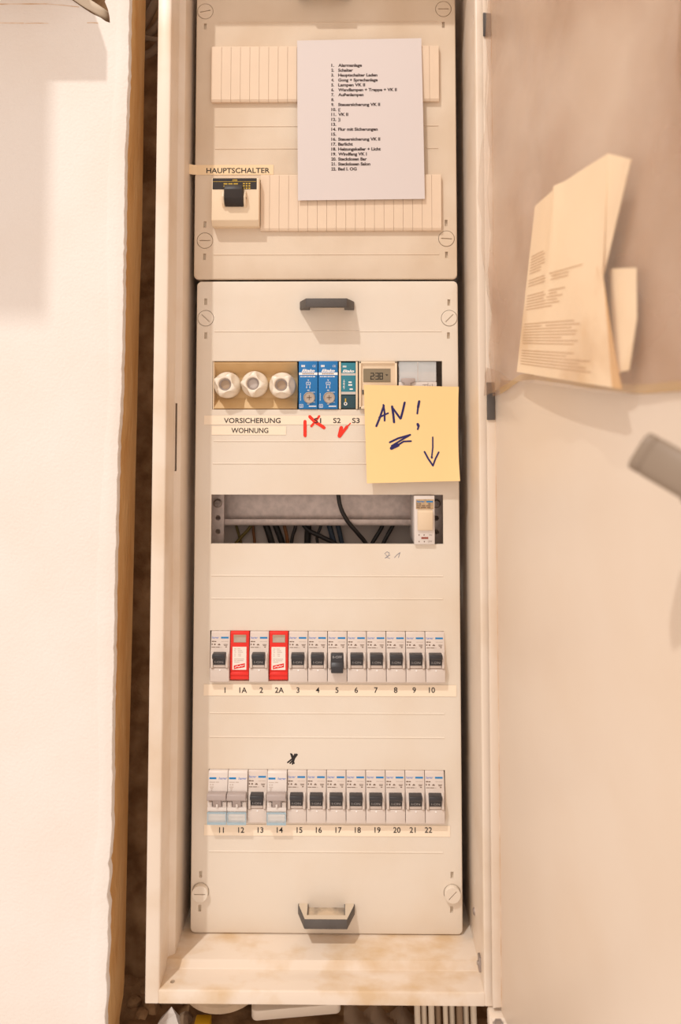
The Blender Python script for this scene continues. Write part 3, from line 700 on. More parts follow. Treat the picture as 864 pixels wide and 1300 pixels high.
# ---- miniature circuit breakers
BW = 17.42; H = 22.55
def breaker_proto(on=True):
    r = thing('circuit_breaker', (0,0,-H), '', 'circuit breaker'); O = (0,0,-H); h = BW/2
    MB().prism([(44,H),(-2.6,H),(-4.0,H-1.2),(-6.6,5.8),(-7.2,4.9),(-7.2,-9.2),(-9.4,-10),(-9.2,-H+1),(-8.2,-H),(44,-H)], -h, h, 'x').build('body', 'breaker', r, O, bevel=0.3)
    for k in range(3): MB().box(-h+1.4+k*5.2, -h+3.8+k*5.2, -2.8, 1, H-0.4, H+0.2).build('vent_tab', 'breaker', r, O, smooth=False)
    fs = lambda z: -4.0+(-6.6+4.0)*((H-1.2)-z)/((H-1.2)-5.8)-0.06
    def slope(x, z): return (x, fs(z), z)
    mb = MB(); text(mb, 'hager', -h+0.6, H-6.6, 2.0, 0, 6.8, 'l', 0.02, 0.15, fn=slope); mb.build('brand_name', 'brand_lilac', r, O, smooth=False)
    q = MB(); q.add([slope(0.4,H-6.6), slope(7.4,H-6.6), slope(7.4,H-5.1), slope(0.4,H-5.1)], [(0,1,2,3)]); q.build('brand_bar', 'brand_blue', r, O, smooth=False)
    q = MB()
    for (x0, w_, z, hh) in [(-8,2.1,H-9.6,1.0),(-5.6,1.8,H-9.6,0.9),(-8,1.0,H-12.3,1.4),(-5.8,1.5,H-12.3,1.3),(-2.3,2.4,H-12.4,0.7),(-1.8,1.4,H-11.7,0.6),(3.0,3.8,H-11.9,0.5),(3.4,3.0,H-12.8,0.5),(4.6,1.6,H-14.2,0.8),(-8,3.4,H-14.4,0.6),(-4.2,3.6,H-14.4,0.6)]:
        q.add([slope(x0,z), slope(x0+w_,z), slope(x0+w_,z+hh), slope(x0,z+hh)], [(0,1,2,3)])
    q.build('small_print', 'print_brown', r, O, smooth=False)
    q = MB()
    for (x0, w_, z, hh) in [(0.6,2.6,H-9.4,0.5),(3.6,3.6,H-9.4,0.5),(-0.5,2.0,H-14.4,0.5)]: q.add([slope(x0,z), slope(x0+w_,z), slope(x0+w_,z+hh), slope(x0,z+hh)], [(0,1,2,3)])
    q.build('faint_print', 'print_faint', r, O, smooth=False)
    for sx in (-1, 1):
        xs = sorted((sx*5.75, sx*7.9))
        MB().prism([(-6.8,4.8),(-9.4,2.4),(-11.4,-2),(-11.2,-8.4),(-7,-10.4)], xs[0], xs[1], 'x').build('toggle_cheek', 'breaker', r, O, bevel=0.4)
    if on:
        MB().prism([(-6,4.4),(-13.6,4.8),(-15.0,4.2),(-15.2,1.6),(-13.4,-0.2),(-6,-0.2)], -5.9, 5.7, 'x').build('toggle_grip', 'toggle', r, O, bevel=0.5)
        MB().prism([(-6,0.4),(-13.2,0.4),(-10.8,-5.8),(-6,-6.2)], -5.3, 5.3, 'x').build('toggle_face', 'toggle', r, O, bevel=0.3)
        tf = lambda x, z: (x, -13.28+(0.4-z)*2.4/6.2-0.05, z)
        q = MB(); text(q, 'I-ON', 0, -4.1, 2.3, 0, 7.6, 'c', 0.0, 0, fn=tf); q.build('toggle_print', 'print_toggle', r, O, smooth=False)
        MB().prism([(-6,-6.2),(-9.8,-6.2),(-9.6,-8.6),(-6,-8.6)], -5.3, 5.3, 'x').build('toggle_well', 'breaker', r, O, bevel=0.2)
    else:
        MB().prism([(-6,4.4),(-10.8,4.2),(-13.2,-2.4),(-6,-2.4)], -5.3, 5.3, 'x').build('toggle_face', 'toggle', r, O, bevel=0.3)
        tf = lambda x, z: (x, -10.8-(4.2-z)*2.4/6.6-0.08, z)
        q = MB(); text(q, '0-OFF', 0, 0.8, 2.0, 0, 8.6, 'c', 0.0, 0, fn=tf); q.build('toggle_print', 'print_toggle', r, O, smooth=False)
        MB().prism([(-6,-2.2),(-13.4,-2.2),(-16,-6),(-15.6,-11),(-13.5,-12.2),(-6,-10.6)], -5.5, 5.5, 'x').build('toggle_grip', 'toggle', r, O, bevel=0.6)
    q = MB(); q.lathe((0.4,-9.5,-10.9), [(0.8,0),(0.8,-0.3)], 10); q.build('status_dot', 'print_white', r, O)
    return r
def wide_proto():
    r = thing('circuit_breaker', (0,0,-H), '', 'circuit breaker'); O = (0,0,-H); h = BW/2
    MB().prism([(44,H),(-3.4,H),(-4.6,H-1.2),(-7.0,4.2),(-7.4,3.2),(-7.4,-6.0),(-10.0,-6.8),(-10.0,-10.0),(-7.6,-10.6),(-7.6,-H+0.8),(-7,-H),(44,-H)], -h, h, 'x').build('body', 'breaker_light', r, O, bevel=0.3)
    fs = lambda x, z: (x, -4.6-2.4*((H-1.2)-z)/(H-5.4)-0.06, z)
    q = MB(); text(q, 'hager', h-0.5, H-6.7, 2.0, 0, 7.6, 'r', 0.02, 0.15, fn=fs); q.build('brand_name', 'brand_lilac', r, O, smooth=False)
    q = MB(); q.add([fs(-h+0.8,H-6.6), fs(-h+7.2,H-6.6), fs(-h+7.2,H-5.0), fs(-h+0.8,H-5.0)], [(0,1,2,3)]); q.build('brand_bar', 'brand_blue', r, O, smooth=False)
    q = MB()
    for (x0, w_, z, hh) in [(-7.6,5.0,H-9.4,0.7),(-2,3,H-9.4,0.7),(-7.2,1.2,H-11.6,1.0),(-5.2,1.4,H-11.6,1.0),(-7.4,3.8,H-13.4,0.7),(-6.6,2.2,H-14.8,0.8),(-6.2,1.2,H-16.2,0.8)]: q.add([fs(x0,z), fs(x0+w_,z), fs(x0+w_,z+hh), fs(x0,z+hh)], [(0,1,2,3)])
    q.build('faint_print', 'print_faint', r, O, smooth=False)
    MB().prism([(-7,6.4),(-12.4,6.8),(-14.0,5.8),(-14.2,1.8),(-13.2,0.8),(-7,0.4)], -h+0.1, h-0.1, 'x').build('lever_bar', 'rocker_grey', r, O, bevel=0.7)
    MB().prism([(-7,0.6),(-12.2,0.6),(-9.8,-6.4),(-7,-6.4)], -3.6, 3.8, 'x').build('lever_stem', 'rocker_grey', r, O, bevel=0.3)
    MB().box(-0.6, 1.0, -11.4, -9, -6, -3.0).build('stem_rib', 'breaker_light', r, O, bevel=0.2)
    for (x0, x1) in [(-h+0.2, -4.6), (5.0, h-0.3)]: MB().box(x0, x1, -9.8, -7, -6.6, -2.0).build('guide', 'breaker_light', r, O, bevel=0.3)
    c = MB().box(-h+0.2, h-0.2, -10.6, -7.7, -H+1.2, -10.4).build('label_window', 'clear_cover', r, O, bevel=0.4)
    MB().box(-h+0.1, h-0.1, -10.9, -10.5, -11.7, -10.5).box(-h+0.1, h-0.1, -10.9, -10.5, -H+1.1, -H+3.2).box(-h+0.1, -h+0.7, -10.9, -10.5, -H+3.2, -11.7).box(h-0.7, h-0.1, -10.9, -10.5, -H+3.2, -11.7).build('window_rim', 'clear_edge', c, O, smooth=False)
    MB().box(-h+1.2, h-1.2, -7.9, -7.5, -H+3.4, -12.2).build('name_card', 'white_label', r, O, smooth=False)
    return r
def surge_proto():
    r = thing('surge_arrester', (0,0,-H), '', 'surge arrester'); O = (0,0,-H); h = BW/2-0.2
    MB().prism([(44,H),(-1.0,H),(-2.4,H-1),(-3.4,-12.2),(-2.6,-12.8),(-2.6,-14.2),(-3.6,-14.8),(-3.6,-16.6),(-2.8,-17.2),(-3.4,-19.8),(-2.4,-H+1.6),(44,-H+1.6)], -h, h, 'x').build('body', 'red', r, O, bevel=0.25)
    MB().box(-h+2.8, h-2.6, -2.9, -1, H-9.8, H-2.8).build('status_window', 'window_grey', r, O, bevel=0.2)
    MB().box(-h+3.4, h-2.8, -3.0, -2.5, H-9.4, H-5).build('window_recess', 'knob_grey', r, O, smooth=False)
    sl_ = lambda x, z: (x, -3.62, z)
    MB().box(-h+2.0, h-2.2, -3.6, -2.2, -11.6, H-13.6).build('paper_label', 'white_label', r, O, smooth=False)
    q = MB()
    for (x0, w_, z) in [(-5,2.2,7),(-2,3,7),(-5,1.6,5.5),(-1.6,4,5.5),(-4.6,1.5,4),(-1.4,4.6,4),(-4.8,1.2,2.2),(-1.2,2.6,2.2),(-4.8,1.2,0.6),(-1,2.4,0.6),(-5,9.2,-2.2),(-5,2,-3.6),(-2.4,6,-3.6),(-5,5,-5)]: q.rect(x0, x0+w_, z, z+0.55, -3.66)
    q.build('small_print', 'print_faint', r, O, smooth=False)
    q = MB(); q.flat([(-5.2,-11),(5.0,-9.2),(5.0,-5.6),(-5.2,-7.8)], -3.68); q.build('red_flash', 'red', r, O, smooth=False)
    q = MB(); q.stroke([(-4,-9.4),(-1.8,-8.2),(-0.6,-9),(1.4,-7.6),(2,-8.4),(4,-7.2)], 0.5, -3.74); q.build('flash_line', 'print_white', r, O, smooth=False)
    return r
P_ON, P_OFF, P_WIDE, P_SPD = breaker_proto(True), breaker_proto(False), wide_proto(), surge_proto()
WORDS = dict(zip(ROW3+ROW4, 'one oneA two twoA three four five six seven eight nine ten eleven twelve thirteen fourteen fifteen sixteen seventeen eighteen nineteen twenty twenty-one twenty-two'.split()))
used = set()
def place(proto, x, zc, label, group):
    if proto.name in used: o = dup(proto)
    else: o = proto; used.add(proto.name)
    o.location = W((x, 0.0 if proto is P_SPD else (0.8 if proto is P_WIDE else 3.4), zc-H)); o['label'] = label; o['group'] = group
def row_x(px0, px1, py, Y): 
    a, b = X(px0, py, Y), X(px1, py, Y); return a, (b-a)/12
a3, p3 = row_x(266.5, 564.8, 832, -4.5); a4, p4 = row_x(264.0, 564.5, 1009, -4.5)
for i, t in enumerate(ROW3):
    x = a3+p3*(i+0.5)
    if t in ('1A', '2A'): place(P_SPD, x, 0.0, 'red surge arrester module with white label between breakers %s' % ('one and two' if t == '1A' else 'two and three'), 'red surge arresters')
    elif t == '5': place(P_OFF, x, 0.0, 'circuit breaker switched off, its toggle down, above the number 5', 'circuit breakers of the third row')
    else: place(P_ON, x, 0.0, 'circuit breaker with black toggle up above the printed number %s' % WORDS[t], 'circuit breakers of the third row')
for i, t in enumerate(ROW4):
    x = a4+p4*(i+0.5)
    if t in ('11', '12', '14'): place(P_WIDE, x, -125.0, 'pale breaker with wide grey lever and clear window above the printed number %s' % WORDS[t], 'pale breakers with clear windows')
    else: place(P_ON, x, -125.0, 'circuit breaker with black toggle up above the printed number %s' % WORDS[t], 'circuit breakers of the bottom row')

# ---- rails behind the rows
def rail(zc, label):
    o = MB()
    o.prism([(42,zc-13),(42,zc+26),(44,zc+26),(44,zc-13)], XLi+12, XRi-12, 'x')
    o.prism([(36,zc-13),(34.5,zc-12),(34,zc-10),(34,zc-6.5),(36,zc-6.5),(36,zc-9),(42,zc-9),(44,zc-13)], XLi+12, XRi-12, 'x')
    return tag(o.build('mounting_rail', 'rail_zinc', None, (0, 38, zc-13), bevel=0.3), label, 'rail')
rail(125+1.5, 'galvanised steel mounting rail showing through the open second row')
for (px, lab) in [(276, 'perforated dark steel upright at the fuse block end of the open row'), (553, 'perforated dark steel upright beside the lone rocker switch')]:
    a = X(px-7, 659, 30); b = X(px+8, 659, 30); O = ((a+b)/2, 30, 60)
    r = thing('support_upright', O, lab, 'bracket', 'perforated uprights')
    st_ = MB().box(a, b, 30, 33, 60, 200).build('strip', 'rail_zinc', r, O)
    for k in range(8): cut(st_, MB().lathe(((a+b)/2, 30, 82+k*13.3), [(2.6,5),(2.6,-2)], 16), O)
    sc_ = MB().lathe(((a+b)/2, 29.5, 136.0), [(4.2,0.6),(4.2,-1.4),(3,-2.4)], 20).build('screw', 'zinc', r, O)
    cut(sc_, MB().box((a+b)/2-2.4, (a+b)/2+2.4, 25, 28.4, 135.5, 136.5), O); cut(sc_, MB().box((a+b)/2-0.5, (a+b)/2+0.5, 25, 28.4, 133.6, 138.4), O)
# ---- wires seen in the open row
wires = [('black wire looping down in front of the mounting rail', 'cable_black', [(428,610,26),(431,640,26),(440,660,28),(453,676,32),(464,690,36),(475,715,38)], 2.1),
 ('black wire slanting behind the rail toward the loop', 'cable_black', [(492,650,52),(484,670,50),(472,690,48),(462,710,48)], 2.0),
 ('black wire slanting below the rail next to the lone switch', 'cable_black', [(506,650,52),(498,668,50),(486,690,48),(478,710,48)], 2.0),
 ('dull yellow wire slanting below the rail', 'cable_yellow', [(325,650,52),(318,668,50),(306,682,50),(290,700,50)], 1.6),
 ('brown wire hanging straight below the rail', 'cable_brown', [(359,650,52),(361,668,50),(364,682,50),(366,705,50)], 1.8),
 ('dark grey wire next to the brown wire', 'cable_black', [(376,650,52),(375,668,50),(371,682,50),(367,705,50)], 1.8),
 ('black wire crossing behind the other wires', 'cable_black', [(378,655,49),(390,672,47),(405,680,46),(425,690,46),(440,700,46)], 2.2),
 ('bluish wire in the dark middle of the open row', 'cable_blue', [(414,650,54),(418,668,53),(424,690,53),(428,705,53)], 2.6),
 ('slate wire beside the bluish wire', 'cable_blue', [(424,650,55),(429,668,54),(434,690,54),(438,705,54)], 2.4),
 ('thin black wire bending under the rail', 'cable_black', [(409,650,51),(407,668,50),(402,684,49),(408,705,49)], 1.5),
 ('thick black wire in the left half of the open row', 'cable_black', [(330,650,54),(338,668,53),(345,690,53),(350,705,53)], 3.2),
 ('thick black wire beside its twin in the open row', 'cable_black', [(342,650,56),(350,668,55),(358,690,55),(362,705,55)], 3.0),
 ('thin dark wire near the dull yellow wire', 'cable_brown', [(319,650,54),(321,668,53),(323,690,53),(324,705,53)], 1.4),
 ('broad black wire behind the crossing wire', 'cable_black', [(392,650,56),(391,668,56),(390,690,56),(390,705,56)], 3.4),
 ('olive wire close to the perforated upright', 'cable_yellow', [(296,650,55),(300,668,54),(306,690,54),(309,705,54)], 1.3)]
def smooth_pts(pts, n=5):
    out = []
    P = [Vector(p) for p in pts]
    for i in range(len(P)-1):
        p0, p1, p2, p3 = P[max(i-1,0)], P[i], P[i+1], P[min(i+2,len(P)-1)]
        for k in range(n):
            t = k/n; out.append(0.5*((2*p1)+(p2-p0)*t+(2*p0-5*p1+4*p2-p3)*t*t+(3*p1-p0-3*p2+p3)*t**3))
    out.append(P[-1]); return out
for lab, m, pts, r in wires:
    P3 = []
    for (a, b, y) in pts:
        q = pix(a, b, y); P3.append((q[0], y, q[1]))
    o = MB().tube(smooth_pts(P3), r, 10).build('wire', m, None, P3[-1], angle=80); tag(o, lab, 'wire', 'wires in the open row')

# ================================================================== tapes and papers
def tape(label, px0, px1, py0, py1, m, texts, cap_px, y=-0.3, curl=None, marks_=None):
    x0, z1 = pix(px0, py0, y); x1, _ = pix(px1, py0, y); z0 = Zp(px0, py1, y)
    O = ((x0+x1)/2, 0, z0); r = thing('label_tape', O, label, 'label')
    pl = (lambda x: y) if not curl else curl
    n = 24 if curl else 1
    mb = MB(); mb.grid(lambda u, t: (x0+(x1-x0)*u, pl(x0+(x1-x0)*u), z0+(z1-z0)*t), n, 1)
    mb.build('tape', m, r, O, thick=0.12)
    mb = MB(); sc = abs(z1-z0)/(py1-py0)
    for (s, cx, by, wpx) in texts:
        x, z = pix(cx, by, y); text(mb, s, x, z, cap_px*sc, y-0.2, wpx*sc if wpx else None, 'c', 0.012)
    mb.build('lettering', 'print_black', r, O, smooth=False)
    return r, O
xg = X(249, 215)
tape('cream tape lettered HAUPTSCHALTER above the main switch', 241, 347, 209.5, 222, 'tape_old', [('HAUPTSCHALTER', 302, 219.6, 79)], 6.6, -0.35, curl=lambda x: -0.35 if x > xg else -0.35-((xg-x)/6.0)**1.5*2.5)
rS, OS = tape('long cream tape reading VORSICHERUNG and S1 S2 S3 under the first row', 259, 466, 527.5, 539, 'tape', [('VORSICHERUNG', 320, 537, 72),('S1',403,537,9),('S2',427.5,537,9.5),('S3',451.5,537,9.5)], 6.6)
tape('short cream tape reading WOHNUNG under the VORSICHERUNG tape', 268.5, 363, 541, 552, 'tape', [('WOHNUNG', 317, 549.6, 47)], 6.6)
tape('cream number tape under the third row, 1 to 10', 258.5, 579, 868.5, 883, 'tape', [(t, x, 879.4, None) for t, x in zip(ROW3, [285.5,308.5,331.5,354.5,378,403,427.5,452,477,502,525.5,548])], 7.2, -0.35)
tape('cream number tape under the bottom row, 11 to 22', 259, 571, 1046.5, 1060.5, 'tape', [(t, x, 1057, None) for t, x in zip(ROW4, [281,306,330.5,355,380,404.5,429.5,454,479,503.5,523.5,543.5])], 7.2, -0.35)
# red marker strokes over the tape and plate
marks('red_marker', 'red_mark', [[3.1,(387,535),(387,553)],[3.1,(393,529),(400,536),(407,540),(411,543)],[2.2,(405,528.5),(400,535),(395,541)]], 3, -0.38)
marks('red_tick', 'red_mark', [[3.4,(430.5,553.5),(433,543)],[2.8,(431,554),(437,546),(440,542)],[1.2,(440,542),(444.5,537.5)]], 3, -0.38)

# ---- printed list
PY = -5.6
A, B, C_, D_ = pix(377, 51.5, PY), pix(534.5, 48.5, PY), pix(539, 252.5, PY-1.2), pix(378, 254.5, PY-1.2)
def sheet_y(t): return PY-1.2*t-1.0*math.sin(math.pi*t)
def sheet(u, t):
    x = (A[0]*(1-u)+B[0]*u)*(1-t)+(D_[0]*(1-u)+C_[0]*u)*t; z = (A[1]*(1-u)+B[1]*u)*(1-t)+(D_[1]*(1-u)+C_[1]*u)*t
    return (x, sheet_y(t), z)
O = (0, 0, D_[1]); pr = thing('printed_list', O, 'white sheet with a typed list of 22 circuits on the upper cover', 'paper')
MB().grid(sheet, 10, 24).build('sheet', 'paper', pr, O, thick=0.15)
def on_sheet(x, z):
    t = (A[1]-z)/(A[1]-D_[1]); return (x, sheet_y(t)-0.12, z)
ENDS = [460,448.3,480,480.4,464,505,462,0,483.3,432,442,432,0,480.2,0,483.3,448,484,466,466,470.5,453]
mb = MB()
for i, s in enumerate(LIST):
    py = 84.4+i*6.29; x0, z = pix(420.3, py, PY-1.4); x1 = X(429, py, PY-1.4); sc = 666/900.0
    text(mb, '%d.' % (i+1), x0, z, 4.0*sc, 0, (3.6 if i < 9 else 6.4)*sc, 'l', 0.045, 0, fn=on_sheet)
    if s: text(mb, s, x1, z, 4.0*sc, 0, (ENDS[i]-429)*sc*0.99, 'l', 0.045, 0, fn=on_sheet)
mb.build('typed_text', 'type_ink', pr, O, smooth=False)

# ---- yellow note
NY = -6.4
nA, nB, nC, nD = pix(461.5, 488.5, NY), pix(582, 491, NY), pix(583.5, 610.5, NY-4), pix(465.5, 613.5, NY-4)
def ny(t): return NY-1.2*t-3.2*t**3
def note_p(u, t, off=0.0):
    x = (nA[0]*(1-u)+nB[0]*u)*(1-t)+(nD[0]*(1-u)+nC[0]*u)*t; z = (nA[1]*(1-u)+nB[1]*u)*(1-t)+(nD[1]*(1-u)+nC[1]*u)*t
    bow = 1.2*math.sin(math.pi*t)*(u > 0.9)*(u-0.9)*10
    return (x-bow, ny(t)-off-1.0*max(0, u-0.85)*6*t*t, z)
O = ((nA[0]+nB[0])/2, NY, nD[1]); nt_ = thing('sticky_note', O, 'yellow sticky note with AN! and a downward arrow in blue marker', 'note')
MB().grid(note_p, 16, 20).build('sheet', 'note', nt_, O, thick=0.12)
mb = MB()
def on_note(x, z):
    t = (nA[1]-z)/(nA[1]-nD[1]); return (x, ny(min(max(t,0),1))-0.16-0.1, z)
def npx(a, b): return pix(a, b, NY-1.5)
for wd, st in [(1.9,[(477.5,541),(482,530),(487,515)]),(1.7,[(486.5,514),(488,524),(488,534)]),(1.5,[(481,530),(487,527),(492.5,524.5)]),
  (2.1,[(497.5,516),(499,526),(500,536)]),(1.8,[(497.5,517),(502,523),(508,531.5)]),(2.0,[(508.5,531),(511,522),(513.5,511)]),
  (2.2,[(532,509.5),(530.5,517)]),(1.6,[(530.5,517),(529.5,525)]),(2.4,[(530,538.5),(531,541)]),(1.6,[(531.5,540),(530,545)]),
  (1.7,[(494.5,561.5),(505,556.5),(520.5,552)]),(1.6,[(520.5,552),(511,557.5),(497,566)]),(3.0,[(496.5,569),(505,565)]),(1.5,[(504,565.5),(512,560.5),(521.5,560)]),
  (1.3,[(549,555),(549,568),(547.5,581)]),(1.6,[(538.5,573.5),(543,582),(549,591)]),(1.5,[(549,591),(552,583),(556.5,574)]),(1.8,[(547.5,580),(547.8,581)])]:
    mb.stroke([npx(a, b) for a, b in st], wd, 0, fn=on_note)
mb.build('handwriting', 'ink_blue', nt_, O, smooth=False)

# ================================================================== door pocket
# folded leaflets in the sleeve (s along the door, z up, n off the door)
def door_sheet(name, label, corners, nfun, m='old_paper', nu=14, nv=20, th=0.5, lines=None, waist=0.0):
    pts = [dpix(px, py, n) + (n,) for (px, py, n) in corners]   # tl, tr, br, bl
    def fn(u, t, off=0.0):
        q = [0, 0]
        for k in range(2): q[k] = (pts[0][k]*(1-u)+pts[1][k]*u)*(1-t)+(pts[3][k]*(1-u)+pts[2][k]*u)*t
        n = (pts[0][2]*(1-u)+pts[1][2]*u)*(1-t)+(pts[3][2]*(1-u)+pts[2][2]*u)*t
        q[0] -= waist*u*(1-abs(2*t-1))
        return dp(q[0], q[1], n+nfun(u, t)+off)
    base = fn(0.5, 1); r = thing('folded_leaflet', base, label, 'leaflet', 'leaflets in the door sleeve')
    MB().grid(fn, nu, nv).build('page', m, r, base, thick=th)
    if lines:
        mb = MB()
        for (u0, u1, t, h) in lines:
            k = 6
            for i in range(k):
                a, b = u0+(u1-u0)*i/k, u0+(u1-u0)*(i+1)/k
                mb.add([fn(a,t,0.45), fn(b,t,0.45), fn(b,t+h,0.45), fn(a,t+h,0.45)], [(0,1,2,3)])
        mb.build('printed_lines', 'old_print', r, base, smooth=False)
    return r, fn, base
ln = []
rr = random.Random(3)
for (t0, n, u1) in [(0.30,7,0.36),(0.44,3,0.85),(0.53,6,0.62),(0.70,8,0.80),(0.86,6,0.88)]:
    for k in range(n): ln.append((0.05, u1*(0.7+0.3*rr.random()), t0+k*0.0165, 0.005))
r1, fn1, b1 = door_sheet('folded_leaflet', 'yellowed folded leaflet with printed lines in the clear sleeve', [(679,262,9),(772,195,13),(777,492,13),(656,472,9)],
    lambda u, t: 3.0*math.sin(math.pi*u)*(1-t*0.4)+3.2*math.exp(-((u-0.44+0.1*t)/0.06)**2)*(1-t)**1.5, lines=ln, nu=36, waist=8.5)
# folded back flap along its far edge
def flap(corners, nf, m, parent, base, name):
    pts = [dpix(px, py, n) + (n,) for (px, py, n) in corners]
    def fn(u, t):
        q = [(pts[0][k]*(1-u)+pts[1][k]*u)*(1-t)+(pts[3][k]*(1-u)+pts[2][k]*u)*t for k in range(3)]
        return dp(q[0], q[1], q[2]+nf(u, t))
    MB().grid(fn, 8, 16).build(name, m, parent, base, thick=0.5)
flap([(772,195,13),(801,202,9),(766,350,11),(757,345,13)], lambda u, t: 0, 'old_paper', r1, b1, 'fold')
flap([(757,338,13.4),(765,348,12),(789,494,12),(777,492,13.4)], lambda u, t: 1.5*math.sin(math.pi*t)*(u-0.5), 'old_paper_edge', r1, b1, 'page_edge')
door_sheet('folded_leaflet', 'second yellowed leaflet curling behind the printed one', [(762,342,5),(809,340,7),(800,470,9),(770,480,6)], lambda u, t: 7*math.sin(u*2.3)-4.5, nu=14, nv=12, waist=-4)
# clear sleeve
bot = [(604,506),(612,504),(622,500),(634,494),(648,483),(662,482),(690,486),(720,491),(750,495),(780,499),(800,500),(830,497),(864,495),(950,492)]
SB = []
for a, b in bot:
    s_, z_ = dpix(a, b, 12); SB.append((s_, z_))
ztp = 652.0
def zbot(s):
    for i in range(len(SB)-1):
        if SB[i][0] <= s <= SB[i+1][0]:
            t = (s-SB[i][0])/(SB[i+1][0]-SB[i][0]); return SB[i][1]+(SB[i+1][1]-SB[i][1])*t
    return SB[0][1] if s < SB[0][0] else SB[-1][1]
def tri(x): return 2*abs((x/(2*math.pi)) % 1.0-0.5)*2-1
def wr(s, z):
    return 2.2*math.sin(s*0.045+z*0.012+1.2)+2.2*tri(s*0.045-z*0.020)+1.2*tri(s*0.10+z*0.036+1)+0.9*tri((s*0.7+z)*0.085)+0.5*tri(s*0.21-z*0.16)
def sleeve(u, t, base=15.5, bulge=9, amp=1.0, ph=0.0):
    s = 3.4+u*(DW-9); z0 = zbot(s); z = z0+(ztp-z0)*t
    n = base+bulge*math.sin(math.pi*min(1,u*1.1))*(1-0.6*t)+amp*1.4*wr(s+ph, z)
    e = min(1.0, u*9); n = 3.5*(1-e)+n*e+2.2*(1+tri(z*0.09+ph*0.01))*(1-e)
    n = max(0.5, n*(0.86+0.14*min(1, t*12)))
    return dp(s+2.6*(1+tri(z*0.09))*(1-e), z, n)
SO = dp(120, SB[6][1], 8)
slv = thing('document_sleeve', SO, 'clear dusty plastic sleeve hanging inside the open door', 'sleeve')
MB().grid(lambda u, t: sleeve(u, t, 3.2, 0, 0.35, 40), 60, 70).build('back_sheet', 'film_dusty', slv, SO, angle=120)
MB().grid(sleeve, 90, 100).build('front_sheet', 'film', slv, SO, angle=120)
# yellowed welded seam along the bottom of the sleeve
MB().grid(lambda u, t: sleeve(0.06+0.94*u, 0.0+0.012*t, 3.6, 0, 0.35, 40), 60, 1).build('bottom_seam', 'film_seam', slv, SO, angle=120)
tip = [(604.5,507,9),(613,503,8),(634,495,11),(650,484,17),(632,471,14),(616,466,6),(612,480,6),(610,492,6)]
pt = [dp(*(dpix(a, b, n)+(n,))) for a, b, n in tip]
MB().add(pt, [(0,1,7),(1,2,6,7),(2,3,4,6),(4,5,6)]).build('corner_fold', 'film_dusty', slv, SO, angle=20)
# ================================================================== things under the cabinet
def lying(px, py, z): return pixz(px, py, z)
x, y = lying(275, 1290, -312); R_ = 38
tag(MB().lathe((x, y+R_, -334), [(9,-2),(9,21),(R_-2,22),(R_,23.5),(R_,29),(R_-2,31),(R_-8,31.5),(2,32)], 40, 'z').build('round_lid', 'rough_lid', None, (x, y+R_, -334), angle=40), 'rough round lid lying under the cabinet beside the white cover', 'lid')
p1, p2 = lying(319, 1297.5, -318), lying(433, 1287.5, -318)
d = Vector((p2[0]-p1[0], p2[1]-p1[1], 0)).normalized(); nn = Vector((-d.y, d.x, 0))
L = math.dist(p1, p2); wv = 58
def rr_poly(L, wv, r, k=5):
    out = []
    for (cx, cy, a0) in [(L-r, r, -90),(L-r, wv-r, 0),(r, wv-r, 90),(r, r, 180)]:
        for i in range(k+1):
            a = math.radians(a0+90*i/k); out.append((cx+r*math.cos(a), cy+r*math.sin(a)))
    return out
ob = rr_poly(L, wv, 5)
poly = [(p1[0]+d.x*a+nn.x*b, p1[1]+d.y*a+nn.y*b) for a, b in ob]
wc = MB().prism(poly, -318, -309, 'z').box(p1[0]+20, p1[0]+60, p1[1]+28, p1[1]+46, -336, -317).build('white_cover', 'white_plastic', None, (p1[0], p1[1], -334), bevel=1.5)
tag(wc, 'flat white plastic cover with rounded corners lying under the cabinet', 'cover')
x, y = lying(214, 1301, -330)
sh = MB().add([(x-13,y+2,-334),(x+11,y-1,-334),(x+9,y+12,-334),(x-10,y+13,-334),(x+1,y+6,-319),(x-3,y+4,-323),(x+5,y+4,-324)], [(0,1,2,3),(0,5,6,1),(1,6,2),(2,6,4),(2,4,3),(3,4,5),(3,5,0),(5,4,6)]).build('plaster_shard', 'plaster', None, (x, y, -334), smooth=False)
tag(sh, 'pointed white plaster shard on the rubble under the cabinet', 'shard')
for k, (px, py, s_) in enumerate([(190,1284,9),(178,1293,7),(233,1299,7),(168,1278,8),(202,1270,7),(182,1262,6)]):
    x, y = lying(px, py, -332); v = []
    bm_ = MB(); pts = []
    rr2 = random.Random(k)
    n = 7
    for (zz_, kk) in [(-334,1.0),(-334+s_*0.5,0.85),(-334+s_*0.8,0.4)]:
        for i in range(n): a = 2*math.pi*i/n; q = s_*kk*(0.75+0.4*rr2.random()); pts.append((x+q*math.cos(a), y+6+q*math.sin(a), zz_))
    fc = [(j*n+i, j*n+(i+1)%n, (j+1)*n+(i+1)%n, (j+1)*n+i) for j in range(2) for i in range(n)]+[tuple(range(n)), tuple(range(2*n, 3*n))]
    tag(bm_.add(pts, fc).build('masonry_chip', 'masonry' if k != 2 else 'cable_dusty', None, (x, y+6, -334), smooth=False), 'small brown masonry chip lying in the corner under the cabinet', 'chip', 'masonry chips under the cabinet')
x, y = lying(256.5, 1298, -322)
yc = thing('yellow_clamp', (x, y, -334), 'small yellow clamp with a steel bolt under the round lid', 'clamp'); O = (x, y, -334)
MB().box(x-7, x+7, y-2, y+9, -334, -322).build('jaw', 'yellow', yc, O, bevel=1.2)
MB().lathe((x+2, y-2, -327), [(4,0.4),(4,-1.2),(2.6,-2)], 20).build('bolt', 'steel', yc, O)
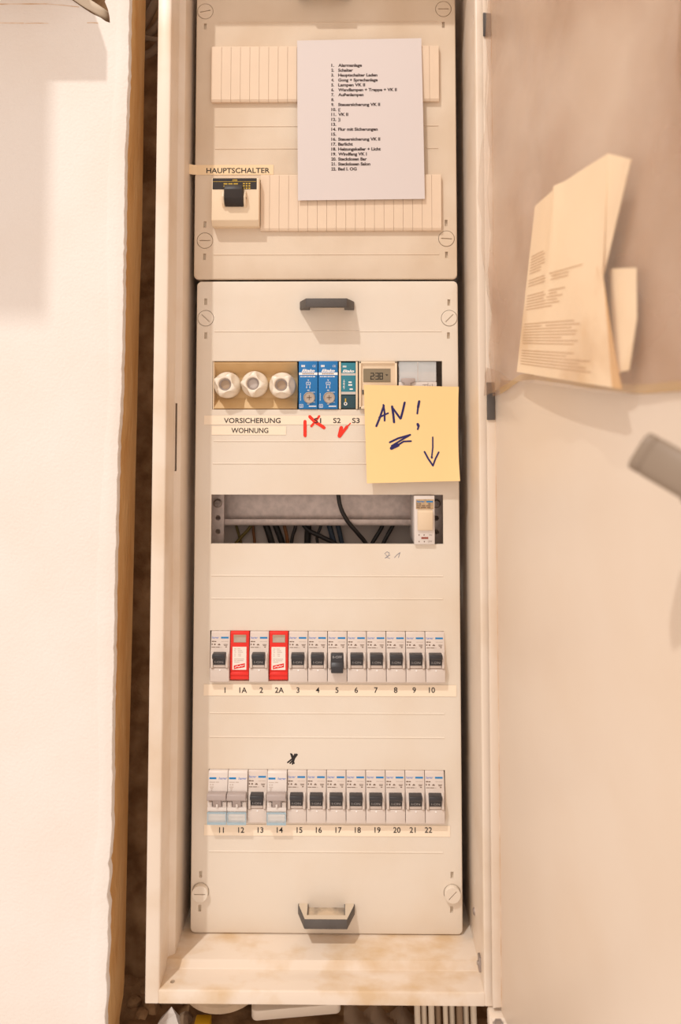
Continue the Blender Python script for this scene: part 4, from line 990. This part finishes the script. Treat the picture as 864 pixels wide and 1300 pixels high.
for k in range(9):
    px = 528+k*8.9; x, y = lying(px, 1291, -322); y = -22
    x = X(px, 1290, y)
    m = 'cable_white' if k not in (3, 6) else 'cable_dusty'
    o = MB().tube([(x, y+(k%2)*4, zb-11), (x+0.6, y+(k%2)*4, zb-24), (x+1.5, y-2+(k%2)*4, -326), (x+2, y-6, -350)], 2.7 if k != 4 else 2.2, 10).build('grey_cable', m, None, (x, y, zb-30), angle=80)
    tag(o, 'pale cable leaving the underside of the cabinet near the hinge', 'cable', 'cables under the cabinet')
fm = MB().grid(lambda u, t: (X(436, 1290, -20)+u*66, -34+46*t, -331+5*abs(math.sin(u*9+t*4))+9*t*(1-u*0.4)+2*math.sin(u*17-t*6)), 22, 14).build('plastic_film', 'thin_film', None, (X(470, 1290, -20), -20, -334), angle=25)
tag(fm, 'crumpled grey plastic film between the white cover and the pale cables', 'film')

# ================================================================== cables in the wall gap and notch
for k, (pts, r, m) in enumerate([([(208,-20,20),(198,2,20),(188,22,22),(178,40,26)], 4.2, 'cable_dusty'), ([(208,20,24),(197,36,24),(186,46,26),(174,56,30)], 3.6, 'cable_dusty'),
     ([(212,48,18),(200,50,18),(186,48,20),(172,44,24)], 2.2, 'cable_dusty'), ([(210,44,28),(198,62,28),(186,70,30),(172,76,34)], 4.0, 'cable_dusty'), ([(210,-40,30),(198,-14,32),(187,4,34),(176,20,36)], 4.2, 'cable_dusty')]):
    P3 = [(pix(a, b, y)[0], y, pix(a, b, y)[1]) for a, b, y in pts]
    o = MB().tube(smooth_pts(P3), r, 10).build('gap_cable', m, None, P3[-1], angle=80); tag(o, 'dusty cable crossing the dark gap between wall and cabinet', 'cable', 'cables in the wall gap')
P3 = [(pix(a, b, y)[0], y, pix(a, b, y)[1]) for a, b, y in [(60,-34,-62),(88,-12,-62),(104,0,-61),(118,9,-59),(130,17,-54),(140,24,-40)]]
o = MB().tube(smooth_pts(P3), 4.2, 12).build('cable', 'cable_white', None, P3[0], angle=80); tag(o, 'thick pale cable entering the broken hole at the top of the wall', 'cable')
